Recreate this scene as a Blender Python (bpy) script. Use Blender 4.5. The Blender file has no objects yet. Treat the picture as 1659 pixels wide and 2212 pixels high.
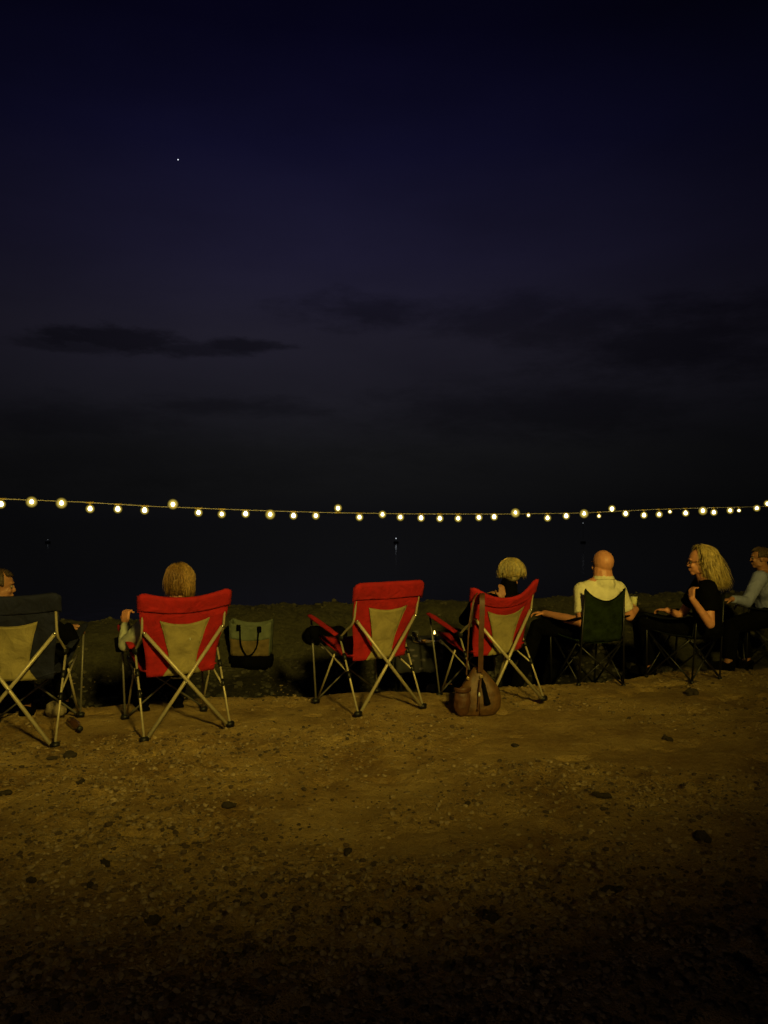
import bpy, bmesh, math, random
import numpy as np
from mathutils import Vector, Matrix
R = math.radians
rnd = random.Random(7)
scene = bpy.context.scene
C = scene.collection

# ---------------------------------------------------------------- camera
CAM_H, F, HOR = 1.60, 1662.0, 1115.0            # eye height, focal length and horizon row in a 1659 x 2212 picture
cam_data = bpy.data.cameras.new('camera')
cam = bpy.data.objects.new('camera', cam_data); C.objects.link(cam)
cam_data.sensor_fit = 'VERTICAL'; cam_data.sensor_height = 32.0; cam_data.lens = 32.0 * F / 2212
cam.location = (0, 0, CAM_H)
cam.rotation_euler = (R(90) + math.atan((HOR - 1106) / F), 0, 0)
cam_data.clip_end = 20000
scene.camera = cam
scene.view_settings.view_transform = 'Standard'
scene.view_settings.look = 'None'
scene.view_settings.exposure = 0
scene.view_settings.gamma = 1
scene.cycles.use_denoising = True
scene.cycles.max_bounces = 5

# ---------------------------------------------------------------- night sky
world = bpy.data.worlds.new('World'); scene.world = world; world.use_nodes = True
W = world.node_tree; W.nodes.clear()
def srgb(r, g, b):
    f = lambda c: (c / 255 / 12.92) if c / 255 < .04045 else ((c / 255 + .055) / 1.055) ** 2.4
    return (f(r), f(g), f(b), 1)
class NT:
    def __init__(s, t): s.t = t
    def n(s, typ, **k):
        o = s.t.nodes.new(typ)
        for a, v in k.items():
            if a == 'ins':
                for i, x in v.items():
                    if hasattr(x, 'is_output'): s.t.links.new(x, o.inputs[i])
                    else: o.inputs[i].default_value = x
            else: setattr(o, a, v)
        return o
    def m(s, op, a, b=None, c=None, clamp=False):
        ins = {0: a}
        if b is not None: ins[1] = b
        if c is not None: ins[2] = c
        return s.n('ShaderNodeMath', operation=op, use_clamp=clamp, ins=ins).outputs[0]
w = NT(W)
tc = w.n('ShaderNodeTexCoord').outputs['Generated']
sep = w.n('ShaderNodeSeparateXYZ', ins={0: tc})
sx, sy, sz = sep.outputs
az = w.m('ARCTAN2', sx, sy)                      # 0 ahead, + to the right
el = w.m('ARCSINE', sz)
ramp = w.n('ShaderNodeValToRGB', ins={0: w.m('DIVIDE', el, 1.2, clamp=True)})
cr = ramp.color_ramp
stops = [(0.0, (12, 12, 14)), (0.03, (16, 16, 17)), (0.07, (20, 20, 22)), (0.125, (25, 24, 31)), (0.19, (29, 27, 38)), (0.27, (25, 23, 42)),
         (0.37, (14, 13, 36)), (0.47, (5, 4, 21)), (1.0, (2, 2, 9))]
while len(cr.elements) < len(stops): cr.elements.new(.5)
for e, (p, c) in zip(cr.elements, stops): e.position = p; e.color = srgb(*c)
# afterglow: the sky is brighter towards one bearing
g = w.m('DIVIDE', w.m('ADD', az, 0.10), 0.46)
glow = w.m('ADD', w.m('MULTIPLY', w.m('EXPONENT', w.m('MULTIPLY', w.m('MULTIPLY', g, g), -1.0)), 0.80), 0.24)
# clouds
cv = w.n('ShaderNodeCombineXYZ', ins={0: az, 1: w.m('MULTIPLY', el, 3.0), 2: 0.0}).outputs[0]
nz = w.n('ShaderNodeTexNoise', ins={'Vector': cv, 'Scale': 9.0, 'Detail': 8.0, 'Roughness': .68}).outputs['Fac']
nz2 = w.n('ShaderNodeTexNoise', ins={'Vector': cv, 'Scale': 2.6, 'Detail': 4.0}).outputs['Fac']
def cloud(px, py, rx, ry, amp=.9, soft=.5):
    a0 = math.atan((px - 829) / F); e0 = math.atan((HOR - py) / F) * math.cos(a0)
    dx = w.m('DIVIDE', w.m('SUBTRACT', az, a0), rx / F)
    dy = w.m('DIVIDE', w.m('SUBTRACT', el, e0), ry / F)
    d = w.m('SQRT', w.m('ADD', w.m('MULTIPLY', dx, dx), w.m('MULTIPLY', dy, dy)))
    d = w.m('ADD', d, w.m('MULTIPLY', w.m('SUBTRACT', nz, .5), 3.2))
    k = w.n('ShaderNodeMapRange', interpolation_type='SMOOTHSTEP', ins={0: d, 1: 1.0 - soft, 2: 1.0 + soft * .6, 3: amp, 4: 0.0})
    return k.outputs[0]
cl = None
for args in [(270, 733, 150, 30, .55), (530, 748, 105, 15, .55), (180, 748, 120, 16, .38), (400, 752, 160, 12, .45), (800, 675, 150, 38, .42, .8), (1090, 690, 190, 40, .38, .8),
             (1480, 740, 260, 90, .5, .9), (1250, 700, 200, 50, .4, .8), (520, 880, 200, 22, .35, .7), (120, 905, 260, 40, .3, .8), (1150, 890, 330, 60, .35, .9), (300, 985, 600, 70, .2, .9)]:
    k = cloud(*args)
    cl = k if cl is None else w.m('MAXIMUM', cl, k)
broad = w.n('ShaderNodeMapRange', ins={0: nz2, 1: .4, 2: .7, 3: 0.0, 4: .22}).outputs[0]
dim = w.m('MULTIPLY', w.m('SUBTRACT', 1.0, cl), w.m('SUBTRACT', 1.0, broad))
fac = w.m('MULTIPLY', dim, glow)
bg = w.n('ShaderNodeBackground', ins={0: ramp.outputs[0], 1: w.m('MULTIPLY', fac, 1.12)})
out = w.n('ShaderNodeOutputWorld', ins={0: bg.outputs[0]})

# ---------------------------------------------------------------- floodlight and added fill light on the shore
def spot(name, loc, target, power, color, size, blend, radius):
    d = bpy.data.lights.new(name, 'SPOT'); d.energy = power; d.color = color
    d.spot_size = R(size); d.spot_blend = blend; d.shadow_soft_size = radius
    o = bpy.data.objects.new(name, d); C.objects.link(o); o.location = loc
    o.rotation_euler = (Vector(target) - Vector(loc)).to_track_quat('-Z', 'Y').to_euler()
    return o
spot('floodlight_lamp', (2.5, -3.2, 5.0), (2.5 - 3.073, -3.2 + 9.459, 5.0 + 1.045), 4300, (1.0, .75, .125), 88, .50, .38)
pl = bpy.data.lights.new('foreground_fill', 'POINT'); pl.energy = 62; pl.color = (1, .76, .56); pl.shadow_soft_size = .12  # added unseen fill that lifts the dark foreground
po = bpy.data.objects.new('foreground_fill', pl); C.objects.link(po); po.location = (-3.0, -3.5, 2.8)

# ---------------------------------------------------------------- pixel helpers (1659 x 2212 photograph to metres)
def P(px, py, y):
    return Vector(((px - 829) / F * y, y, CAM_H - (py - HOR) / F * y))

# ---------------------------------------------------------------- noise
_perm = np.random.RandomState(3).rand(4096)
def vnoise(x, y, z=0.0):
    x, y, z = np.broadcast_arrays(np.asarray(x, float), np.asarray(y, float), np.asarray(z, float))
    xi, yi, zi = np.floor(x).astype(int), np.floor(y).astype(int), np.floor(z).astype(int)
    fx, fy, fz = x - xi, y - yi, z - zi
    s = lambda t: t * t * (3 - 2 * t)
    fx, fy, fz = s(fx), s(fy), s(fz)
    def h(a, b, c): return _perm[((a * 73856093) ^ (b * 19349663) ^ (c * 83492791)) % 4096]
    v = 0
    for i in (0, 1):
        for j in (0, 1):
            for k in (0, 1):
                v = v + h(xi + i, yi + j, zi + k) * (fx if i else 1 - fx) * (fy if j else 1 - fy) * (fz if k else 1 - fz)
    return v * 2 - 1
def fbm(x, y, z=0.0, o=4):
    a, f, v = 1.0, 1.0, 0
    for _ in range(o):
        v = v + a * vnoise(x * f + 17.3 * _, y * f - 9.1 * _, np.asarray(z) * f); a *= .5; f *= 2.03
    return v

# ---------------------------------------------------------------- materials
MATS = {}
def mat(name, col, rough=.8, metal=0.0, noise=0.15, nscale=30, bump=0.0, bscale=80, sheen=0.0, col2=None, spec=.35):
    if name in MATS: return MATS[name]
    m = bpy.data.materials.new(name); m.use_nodes = True
    t = NT(m.node_tree); b = m.node_tree.nodes['Principled BSDF']
    co = t.n('ShaderNodeTexCoord').outputs['Object']
    nn = t.n('ShaderNodeTexNoise', ins={'Vector': co, 'Scale': nscale, 'Detail': 5.0, 'Roughness': .6}).outputs['Fac']
    c2 = col2 or tuple(c * (1 - noise * 2) for c in col)
    mx = t.n('ShaderNodeMix', data_type='RGBA'); m.node_tree.links.new(
        t.n('ShaderNodeMapRange', ins={0: nn, 1: .35, 2: .65}).outputs[0], mx.inputs[0])
    mx.inputs[6].default_value = (*col, 1); mx.inputs[7].default_value = (*c2, 1)
    m.node_tree.links.new(mx.outputs[2], b.inputs['Base Color'])
    b.inputs['Roughness'].default_value = rough; b.inputs['Metallic'].default_value = metal
    b.inputs['Specular IOR Level'].default_value = spec
    if sheen: b.inputs['Sheen Weight'].default_value = sheen
    if bump:
        n2 = t.n('ShaderNodeTexNoise', ins={'Vector': co, 'Scale': bscale, 'Detail': 4.0}).outputs['Fac']
        bp = t.n('ShaderNodeBump', ins={'Height': n2, 'Strength': bump, 'Distance': .01})
        m.node_tree.links.new(bp.outputs[0], b.inputs['Normal'])
    MATS[name] = m; return m
def fabric(name, col, rough=.85, wear=.25):
    if name in MATS: return MATS[name]
    m = mat(name, col, rough if max(col) > .02 else .97, spec=.25 if max(col) > .03 else .03, noise=wear, nscale=14, sheen=0.0)
    t = NT(m.node_tree); b = m.node_tree.nodes['Principled BSDF']
    co = t.n('ShaderNodeTexCoord').outputs['Object']
    wv = t.n('ShaderNodeTexNoise', ins={'Vector': co, 'Scale': 420.0, 'Detail': 1.0}).outputs['Fac']
    wr = t.n('ShaderNodeTexNoise', ins={'Vector': co, 'Scale': 9.0, 'Detail': 4.0, 'Distortion': .6}).outputs['Fac']
    h = t.m('ADD', t.m('MULTIPLY', wv, .10), wr)
    bp = t.n('ShaderNodeBump', ins={'Height': h, 'Strength': .8, 'Distance': .03})
    m.node_tree.links.new(bp.outputs[0], b.inputs['Normal'])
    return m
def emis(name, col, s):
    m = bpy.data.materials.new(name); m.use_nodes = True; b = m.node_tree.nodes['Principled BSDF']
    b.inputs['Base Color'].default_value = (*col, 1); b.inputs['Emission Color'].default_value = (*col, 1)
    b.inputs['Emission Strength'].default_value = s; MATS[name] = m; return m

RED = fabric('red_fabric', (.30, .007, .010), wear=.13); NAVY = fabric('navy_fabric', (.010, .012, .034)); TAN = fabric('tan_mesh', (.25, .205, .085), wear=.1)
GREEN = fabric('dark_green_fabric', (.013, .021, .007)); BLACKF = fabric('black_fabric', (.0028, .0028, .0030))
CHARF = fabric('charcoal_fabric', (.010, .012, .012))
METAL_SHADE = mat('shaded_champagne_tube', (.13, .12, .10), .45, .3, .1, 60)  # darker copy of the champagne tube, shade under the seat put into its colour
METAL = mat('champagne_tube', (.36, .31, .20), .45, .3, .1, 60)
DARKTUBE = mat('black_tube', (.004, .004, .0045), .45, 0, .1); PLASTIC = mat('black_plastic', (.004, .004, .004), .5)
BOLT = mat('steel_bolt', (.7, .68, .62), .25, .9)
SKIN = mat('skin_tan', (.28, .13, .07), .55, noise=.12, nscale=25, bump=.1, bscale=120); SKINP = mat('skin_pink', (.50, .22, .12), .5, noise=.12, nscale=18, bump=.1, bscale=120)
CREAM = fabric('cream_cotton', (.60, .55, .38), wear=.06); PALEBLUE = fabric('pale_blue_cotton', (.20, .22, .38), wear=.08); OLIVEC = fabric('pale_grey_cotton', (.36, .37, .30), wear=.1)
HAIRB = mat('blonde_hair', (.58, .42, .13), .5, noise=.3, nscale=25); HAIRD = mat('honey_brown_hair', (.21, .105, .032), .5, noise=.3, nscale=60)
HAIRS = mat('ash_blonde_hair', (.42, .35, .17), .45, noise=.28, nscale=50); HAIRK = mat('dark_brown_hair', (.06, .035, .02), .6, noise=.3, nscale=60)
LEATHER = mat('brown_leather', (.105, .050, .016), .55, noise=.25, nscale=18, bump=.35, bscale=60)
LEATHERD = mat('dark_brown_leather', (.070, .027, .010), .55, noise=.2, nscale=18, bump=.3)
BRASS = mat('brass', (.7, .5, .22), .3, .9)
CANVAS = fabric('pale_canvas', (.115, .135, .095), wear=.14); CANVAST = fabric('tan_canvas', (.14, .10, .045), wear=.2)
WHITE = mat('white_plastic', (.55, .55, .5), .5); PAPER = mat('pale_yellow_paper', (.50, .48, .24), .7)
EYE = mat('eye_white', (.6, .58, .54), .25)
ROCKP = mat('pale_limestone', (.30, .24, .15), .9, noise=.25, nscale=12, bump=.8, bscale=30)
ROCKD = mat('dark_stone', (.050, .036, .020), .95, noise=.3, nscale=12, bump=.8, bscale=30)
ROCKG = mat('olive_stone', (.075, .070, .038), .95, noise=.3, nscale=9, bump=.8, bscale=25)
GLASSB = bpy.data.materials.new('brown_glass'); GLASSB.use_nodes = True
_b = GLASSB.node_tree.nodes['Principled BSDF']; _b.inputs['Base Color'].default_value = (.10, .045, .012, 1); _b.inputs['Roughness'].default_value = .08
_b.inputs['Transmission Weight'].default_value = .4
GLASSC = bpy.data.materials.new('clear_glass'); GLASSC.use_nodes = True
_b = GLASSC.node_tree.nodes['Principled BSDF']; _b.inputs['Base Color'].default_value = (.9, .9, .85, 1); _b.inputs['Roughness'].default_value = .05
_b.inputs['Transmission Weight'].default_value = .9

# ---------------------------------------------------------------- object helpers
def link(name, me, m=None, parent=None):
    o = bpy.data.objects.new(name, me); C.objects.link(o)
    if m is not None and not me.materials: me.materials.append(m)
    if parent is not None: o.parent = parent
    return o
def tag(o, label=None, cat=None, group=None, kind=None):
    for k, v in (('label', label), ('category', cat), ('group', group), ('kind', kind)):
        if v: o[k] = v
    return o
def root(name, label, cat, loc=(0, 0, 0), rot=0.0, group=None):
    o = bpy.data.objects.new(name, None); C.objects.link(o); o.location = loc; o.rotation_euler = (0, 0, rot)
    o.empty_display_size = .1
    return tag(o, label, cat, group)
def mesh_from(name, verts, faces, smooth=True):
    me = bpy.data.meshes.new(name); me.from_pydata([tuple(v) for v in verts], [], faces); me.update()
    if smooth:
        me.polygons.foreach_set('use_smooth', [True] * len(me.polygons))
    return me
def tube_data(pts, r, seg=10, cap=True, flat=1.0):
    pts = [Vector(p) for p in pts]; n = len(pts)
    rs = r if isinstance(r, (list, tuple)) else [r] * n
    V, Fc = [], []
    up = None
    for i, p in enumerate(pts):
        t = (pts[min(i + 1, n - 1)] - pts[max(i - 1, 0)])
        t = t.normalized() if t.length > 1e-9 else Vector((0, 0, 1))
        if up is None:
            up = Vector((0, 0, 1)) if abs(t.z) < .9 else Vector((0, 1, 0))
        a = t.cross(up)
        if a.length < 1e-5: a = t.cross(Vector((1, 0, 0)))
        a.normalize(); b = a.cross(t).normalized(); up = b
        for k in range(seg):
            an = 2 * math.pi * k / seg
            V.append(p + a * math.cos(an) * rs[i] + b * math.sin(an) * rs[i] * flat)
    for i in range(n - 1):
        for k in range(seg):
            k2 = (k + 1) % seg
            Fc.append((i * seg + k, i * seg + k2, (i + 1) * seg + k2, (i + 1) * seg + k))
    if cap:
        Fc.append(tuple(range(seg - 1, -1, -1))); Fc.append(tuple((n - 1) * seg + k for k in range(seg)))
    return V, Fc
def bez(pts, n=6):                                   # Catmull-Rom smoothing
    pts = [Vector(p) for p in pts]
    if len(pts) < 3: return pts
    q = [pts[0] * 2 - pts[1]] + pts + [pts[-1] * 2 - pts[-2]]; out = []
    for i in range(1, len(q) - 2):
        for k in range(n):
            t = k / n; a, b, c, d = q[i - 1], q[i], q[i + 1], q[i + 2]
            out.append(.5 * ((2 * b) + (c - a) * t + (2 * a - 5 * b + 4 * c - d) * t * t + (3 * b - a - 3 * c + d) * t ** 3))
    out.append(pts[-1]); return out
def tube(name, pts, r, m, parent, seg=10, smooth=0, flat=1.0):
    if smooth:
        n0 = len(pts); pts = bez(pts, smooth)
        if isinstance(r, (list, tuple)): r = [float(v) for v in np.interp(np.linspace(0, n0 - 1, len(pts)), range(n0), r)]
    V, Fc = tube_data(pts, r, seg, True, flat)
    return link(name, mesh_from(name, V, Fc), m, parent)
class MB:
    def __init__(s): s.V, s.F = [], []
    def add(s, V, Fc):
        o = len(s.V); s.V += [tuple(v) for v in V]; s.F += [tuple(i + o for i in f) for f in Fc]; return s
    def tube(s, pts, r, seg=8, flat=1.0): return s.add(*tube_data(pts, r, seg, True, flat))
    def build(s, name, m, parent=None, smooth=True): return link(name, mesh_from(name, s.V, s.F, smooth), m, parent)
def box_bm(sx, sy, sz, bev=.004, loc=(0, 0, 0), taper=1.0, seg=2):
    bm = bmesh.new(); bmesh.ops.create_cube(bm, size=1)
    for v in bm.verts:
        k = taper if v.co.z < 0 else 1.0
        v.co = Vector((v.co.x * sx * k, v.co.y * sy * k, v.co.z * sz))
    if bev: bmesh.ops.bevel(bm, geom=bm.edges[:], offset=bev, segments=seg, affect='EDGES')
    bmesh.ops.translate(bm, vec=loc, verts=bm.verts)
    return bm
def bm_obj(name, bm, m, parent=None, smooth=True):
    me = bpy.data.meshes.new(name); bm.to_mesh(me); bm.free()
    if smooth: me.polygons.foreach_set('use_smooth', [True] * len(me.polygons))
    return link(name, me, m, parent)
def lathe(name, prof, m, parent=None, seg=24, loc=(0, 0, 0), axis=None):
    V, Fc = [], []
    for r, z in prof:
        for k in range(seg):
            a = 2 * math.pi * k / seg; V.append(Vector((r * math.cos(a), r * math.sin(a), z)))
    for i in range(len(prof) - 1):
        for k in range(seg):
            k2 = (k + 1) % seg; Fc.append((i * seg + k, i * seg + k2, (i + 1) * seg + k2, (i + 1) * seg + k))
    Fc.append(tuple(range(seg - 1, -1, -1))); Fc.append(tuple((len(prof) - 1) * seg + k for k in range(seg)))
    if axis is not None:
        q = Vector((0, 0, 1)).rotation_difference(Vector(axis).normalized()); V = [q @ v for v in V]
    V = [v + Vector(loc) for v in V]
    return link(name, mesh_from(name, V, Fc), m, parent)
def sheet(name, fn, nu, nv, m, parent, thick=.004):
    """closed cloth: fn(u, v) -> point, u and v in 0..1"""
    G = [[Vector(fn(i / nu, j / nv)) for i in range(nu + 1)] for j in range(nv + 1)]
    V, Fc = [], []
    N = [[None] * (nu + 1) for _ in range(nv + 1)]
    for j in range(nv + 1):
        for i in range(nu + 1):
            a = G[j][min(i + 1, nu)] - G[j][max(i - 1, 0)]; b = G[min(j + 1, nv)][i] - G[max(j - 1, 0)][i]
            c = a.cross(b); N[j][i] = c.normalized() if c.length > 1e-10 else Vector((0, 0, 1))
    for s in (1, -1):
        for j in range(nv + 1):
            for i in range(nu + 1): V.append(G[j][i] + N[j][i] * thick * .5 * s)
    off = (nu + 1) * (nv + 1); idx = lambda i, j, s: j * (nu + 1) + i + s * off
    for j in range(nv):
        for i in range(nu):
            Fc.append((idx(i, j, 0), idx(i + 1, j, 0), idx(i + 1, j + 1, 0), idx(i, j + 1, 0)))
            Fc.append((idx(i, j, 1), idx(i, j + 1, 1), idx(i + 1, j + 1, 1), idx(i + 1, j, 1)))
    for i in range(nu):
        Fc.append((idx(i, 0, 0), idx(i, 0, 1), idx(i + 1, 0, 1), idx(i + 1, 0, 0)))
        Fc.append((idx(i, nv, 0), idx(i + 1, nv, 0), idx(i + 1, nv, 1), idx(i, nv, 1)))
    for j in range(nv):
        Fc.append((idx(0, j, 0), idx(0, j + 1, 0), idx(0, j + 1, 1), idx(0, j, 1)))
        Fc.append((idx(nu, j, 0), idx(nu, j, 1), idx(nu, j + 1, 1), idx(nu, j + 1, 0)))
    return link(name, mesh_from(name, V, Fc), m, parent)
lerp = lambda a, b, t: a + (b - a) * t
def interp(t, pts):
    xs = [p[0] for p in pts]; ys = [p[1] for p in pts]
    return float(np.interp(t, xs, ys))

# ---------------------------------------------------------------- terrain
EX = [-30, -8, -3.08, -1.37, 0.0, 1.6, 2.73, 4.08, 12, 40]
EY = [1.0, 4.6, 6.15, 6.72, 7.00, 7.30, 7.80, 8.16, 10.4, 18]
def smooth01(t):
    t = np.clip(t, 0, 1); return t * t * (3 - 2 * t)
def terrain(x, y, detail=True):
    x = np.asarray(x, float); y = np.asarray(y, float)
    e = np.interp(x, EX, EY) + .10 * vnoise(x * 1.3, 3.1, 0)
    d = (y - e) * .96
    deep = .30 - .22 * smooth01((x - 1.9) / 1.2)
    z = -deep * smooth01(d / .35)
    crest = .49 + .02 * vnoise(x * .9, 1.7) - .10 * smooth01((-1.9 - x) / .9)
    rise = smooth01((d - .75) / 1.7)
    z = z + rise * (crest + deep)
    z = z - (crest + 4.6) * smooth01((d - 2.6) / 5.0)
    z = z - .8 * smooth01((d - 8) / 20)
    rough = np.clip((d - .05) / .3, 0, 1) * np.clip((4 - d), 0, 1)
    if detail:
        z = z + .035 * fbm(x * .9, y * .9, 0, 3) * smooth01((-d + 1) / 2 + .3)
        z = z + .010 * fbm(x * 6, y * 6, 5, 3)
        patch = np.clip(.55 + .8 * fbm(x * .8 + 9, y * 1.3, 1, 3) + .42 * np.clip(4.5 - y, -1.1, 2), .15, 1.6)
        lump = np.clip(fbm(x * 15, y * 12, 9, 2) - .10, 0, 2)
        z = z + .026 * lump * patch
        z = z + .016 * patch * np.abs(fbm(x * 27, y * 22, 4, 2)) - .022 * np.clip(fbm(x * 9 + 5, y * 16, 6, 2) - .45, 0, 1) * patch
        hol = np.clip(fbm(x * 3.2 + 40, y * 5.5, 2, 3) - .62, 0, 1)
        z = z - .07 * hol * (d < 0)
        z = z + rough * (.05 * np.abs(fbm(x * 3.3, y * 3.3, 3, 3)) - .01)
    return z, d
def gz(x, y): return float(terrain(x, y)[0])
def hit(px, py, y0=1.5, y1=16):
    ys = np.arange(y0, y1, .005); xs = (px - 829) / F * ys; zs = CAM_H - (py - HOR) / F * ys; g = terrain(xs, ys)[0]
    i = int(np.argmax(zs <= g)); return Vector((float(xs[i]), float(ys[i]), float(g[i])))

def axis_grid(lo, hi, dense_lo, dense_hi, step):
    a = np.arange(dense_lo, dense_hi + 1e-6, step); l, r = [], []
    v, s = dense_lo, step
    while v > lo: s *= 1.35; v -= s; l.append(v)
    v, s = dense_hi, step
    while v < hi: s *= 1.35; v += s; r.append(v)
    return np.array(l[::-1] + list(a) + r)
gx = axis_grid(-300, 300, -4.2, 6.0, .026); gy = axis_grid(-60, 300, 1.6, 10.6, .026)
X, Y = np.meshgrid(gx, gy)
Z, D = terrain(X, Y)
far = np.clip((np.abs(X - 1) - 12) / 20, 0, 1)
me = bpy.data.meshes.new('ground')
nv = X.size; me.vertices.add(nv)
me.vertices.foreach_set('co', np.stack([X, Y, Z], -1).astype(np.float32).ravel())
ny, nx = X.shape
ii = np.arange((ny - 1) * (nx - 1)); jj = ii // (nx - 1); kk = ii % (nx - 1); b0 = jj * nx + kk
quads = np.stack([b0, b0 + 1, b0 + 1 + nx, b0 + nx], -1)
me.loops.add(quads.size); me.polygons.add(len(quads))
me.loops.foreach_set('vertex_index', quads.ravel().astype(np.int32))
me.polygons.foreach_set('loop_start', (np.arange(len(quads)) * 4).astype(np.int32))
me.polygons.foreach_set('loop_total', np.full(len(quads), 4, np.int32))
me.update(calc_edges=True); me.validate()
me.polygons.foreach_set('use_smooth', [True] * len(me.polygons))
at = me.attributes.new('shade_zone', 'FLOAT', 'POINT')
shaded = smooth01((D + .02) / .12) * (1 - smooth01((D - 1.35 + .25 * fbm(X * 1.2, Y * 1.2, 4, 3)) / .4)) * (1 - .75 * smooth01((X - 2.4) / .8))  # mask that darkens the dip, painting its shade into the ground colour
at.data.foreach_set('value', shaded.astype(np.float32).ravel())
at2 = me.attributes.new('berm', 'FLOAT', 'POINT')
at2.data.foreach_set('value', smooth01((D - .1) / .5).astype(np.float32).ravel())
gm = bpy.data.materials.new('packed_sandy_dirt'); gm.use_nodes = True
t = NT(gm.node_tree); b = gm.node_tree.nodes['Principled BSDF']
co = t.n('ShaderNodeNewGeometry').outputs['Position']
n1 = t.n('ShaderNodeTexNoise', ins={'Vector': co, 'Scale': 1.7, 'Detail': 8.0, 'Roughness': .65}).outputs['Fac']
n2 = t.n('ShaderNodeTexNoise', ins={'Vector': co, 'Scale': 22.0, 'Detail': 6.0, 'Roughness': .7}).outputs['Fac']
n3 = t.n('ShaderNodeTexNoise', ins={'Vector': co, 'Scale': 90.0, 'Detail': 3.0, 'Roughness': .7}).outputs['Fac']
def mixc(f, a, c):
    o = t.n('ShaderNodeMix', data_type='RGBA'); gm.node_tree.links.new(f, o.inputs[0])
    for i, x in ((6, a), (7, c)):
        if hasattr(x, 'is_output'): gm.node_tree.links.new(x, o.inputs[i])
        else: o.inputs[i].default_value = (*x, 1)
    return o.outputs[2]
mr = lambda v, a, c: t.n('ShaderNodeMapRange', ins={0: v, 1: a, 2: c}).outputs[0]
c1 = mixc(mr(n1, .36, .64), (.20, .120, .040), (.39, .268, .100))
c2 = mixc(t.m('MULTIPLY', mr(n2, .52, .72), .55), c1, (.40, .31, .19))
c3 = mixc(t.m('MULTIPLY', mr(n2, .44, .28), .55), c2, (.10, .06, .03))
c4 = mixc(t.m('MULTIPLY', mr(n3, .45, .28), .7), c3, (.07, .045, .022))
n4 = t.n('ShaderNodeTexNoise', ins={'Vector': t.n('ShaderNodeMapping', ins={'Vector': co, 'Scale': (5, 9, 5)}).outputs[0], 'Scale': 1.0, 'Detail': 7.0, 'Roughness': .7}).outputs['Fac']
c4 = mixc(t.m('MULTIPLY', mr(n4, .40, .30), .6), c4, (.065, .038, .020))
c4 = mixc(t.m('MULTIPLY', mr(n4, .58, .70), .5), c4, (.42, .33, .20))
be = t.n('ShaderNodeAttribute', attribute_name='berm').outputs['Fac']
zo = t.n('ShaderNodeAttribute', attribute_name='shade_zone').outputs['Fac']
cb = mixc(mr(n2, .35, .7), (.038, .036, .022), (.072, .068, .042))
c5 = mixc(be, c4, cb)
c_shade = mixc(mr(n2, .45, .75), (.014, .013, .009), (.034, .031, .022))  # near-black ground tone standing in for shade in the dip
c6 = mixc(zo, c5, c_shade)
gm.node_tree.links.new(c6, b.inputs['Base Color']); b.inputs['Roughness'].default_value = .95; b.inputs['Specular IOR Level'].default_value = .15
hgt = t.m('ADD', t.m('MULTIPLY', n2, 1.0), t.m('MULTIPLY', n3, .5))
bp = t.n('ShaderNodeBump', ins={'Height': hgt, 'Strength': 1.0, 'Distance': .035})
gm.node_tree.links.new(bp.outputs[0], b.inputs['Normal'])
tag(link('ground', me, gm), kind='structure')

# sea, reaching the horizon
sm = bpy.data.materials.new('dark_sea'); sm.use_nodes = True; t = NT(sm.node_tree); b = sm.node_tree.nodes['Principled BSDF']
b.inputs['Base Color'].default_value = (.004, .005, .005, 1); b.inputs['Roughness'].default_value = .09; b.inputs['Specular IOR Level'].default_value = .5
co = t.n('ShaderNodeNewGeometry').outputs['Position']
wn = t.n('ShaderNodeTexNoise', ins={'Vector': co, 'Scale': .8, 'Detail': 5.0}).outputs['Fac']
sm.node_tree.links.new(t.n('ShaderNodeBump', ins={'Height': wn, 'Strength': .4, 'Distance': .05}).outputs[0], b.inputs['Normal'])
tag(link('sea', mesh_from('sea', [(-9000, 9, -3.6), (9000, 9, -3.6), (9000, 15000, -3.6), (-9000, 15000, -3.6)], [(0, 1, 2, 3)]), sm), kind='structure')

# ---------------------------------------------------------------- stones
def stone_mesh(seed, sub=2, sq=(1, 1, .6), rough=.28):
    bm = bmesh.new(); bmesh.ops.create_icosphere(bm, subdivisions=sub, radius=1)
    for v in bm.verts:
        c = v.co
        k = 1 + rough * float(fbm(c.x * 1.3 + seed * 7.7, c.y * 1.3 - seed, c.z * 1.3, 3))
        v.co = Vector((c.x * sq[0], c.y * sq[1], c.z * sq[2])) * k
    me = bpy.data.meshes.new('stone'); bm.to_mesh(me); bm.free()
    return me
base_st = [stone_mesh(i, 1, (1, rnd.uniform(.7, 1), rnd.uniform(.45, .75)), .35) for i in range(8)]
def arr(me):
    v = np.zeros(len(me.vertices) * 3); me.vertices.foreach_get('co', v)
    f = np.array([tuple(p.vertices) for p in me.polygons]); return v.reshape(-1, 3), f
BST = [arr(m) for m in base_st]
def scatter(name, count, gen, m, kind='stuff'):
    VV, FF, off = [], [], 0
    G_ = [gen() for _ in range(count)]; ZZ = terrain([g[0] for g in G_], [g[1] for g in G_])[0]
    for (x, y, s), zg in zip(G_, ZZ):
        v, f = BST[rnd.randrange(8)]
        a = rnd.uniform(0, 6.283); c, sn = math.cos(a), math.sin(a)
        vv = v @ np.array([[c, sn, 0], [-sn, c, 0], [0, 0, 1]]) * s
        vv = vv + np.array([x, y, float(zg) + s * .12]); VV.append(vv); FF.append(f + off); off += len(v)
    V = np.concatenate(VV); Fc = np.concatenate(FF)
    me = bpy.data.meshes.new(name); me.from_pydata(V.tolist(), [], Fc.tolist()); me.update()
    o = link(name, me, m); tag(o, kind=kind); return o
def dens_(x, y): return .55 + .8 * float(fbm(x * .8 + 9, y * 1.3, 1, 3)) + .42 * min(max(4.5 - y, -1.1), 2)
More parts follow.
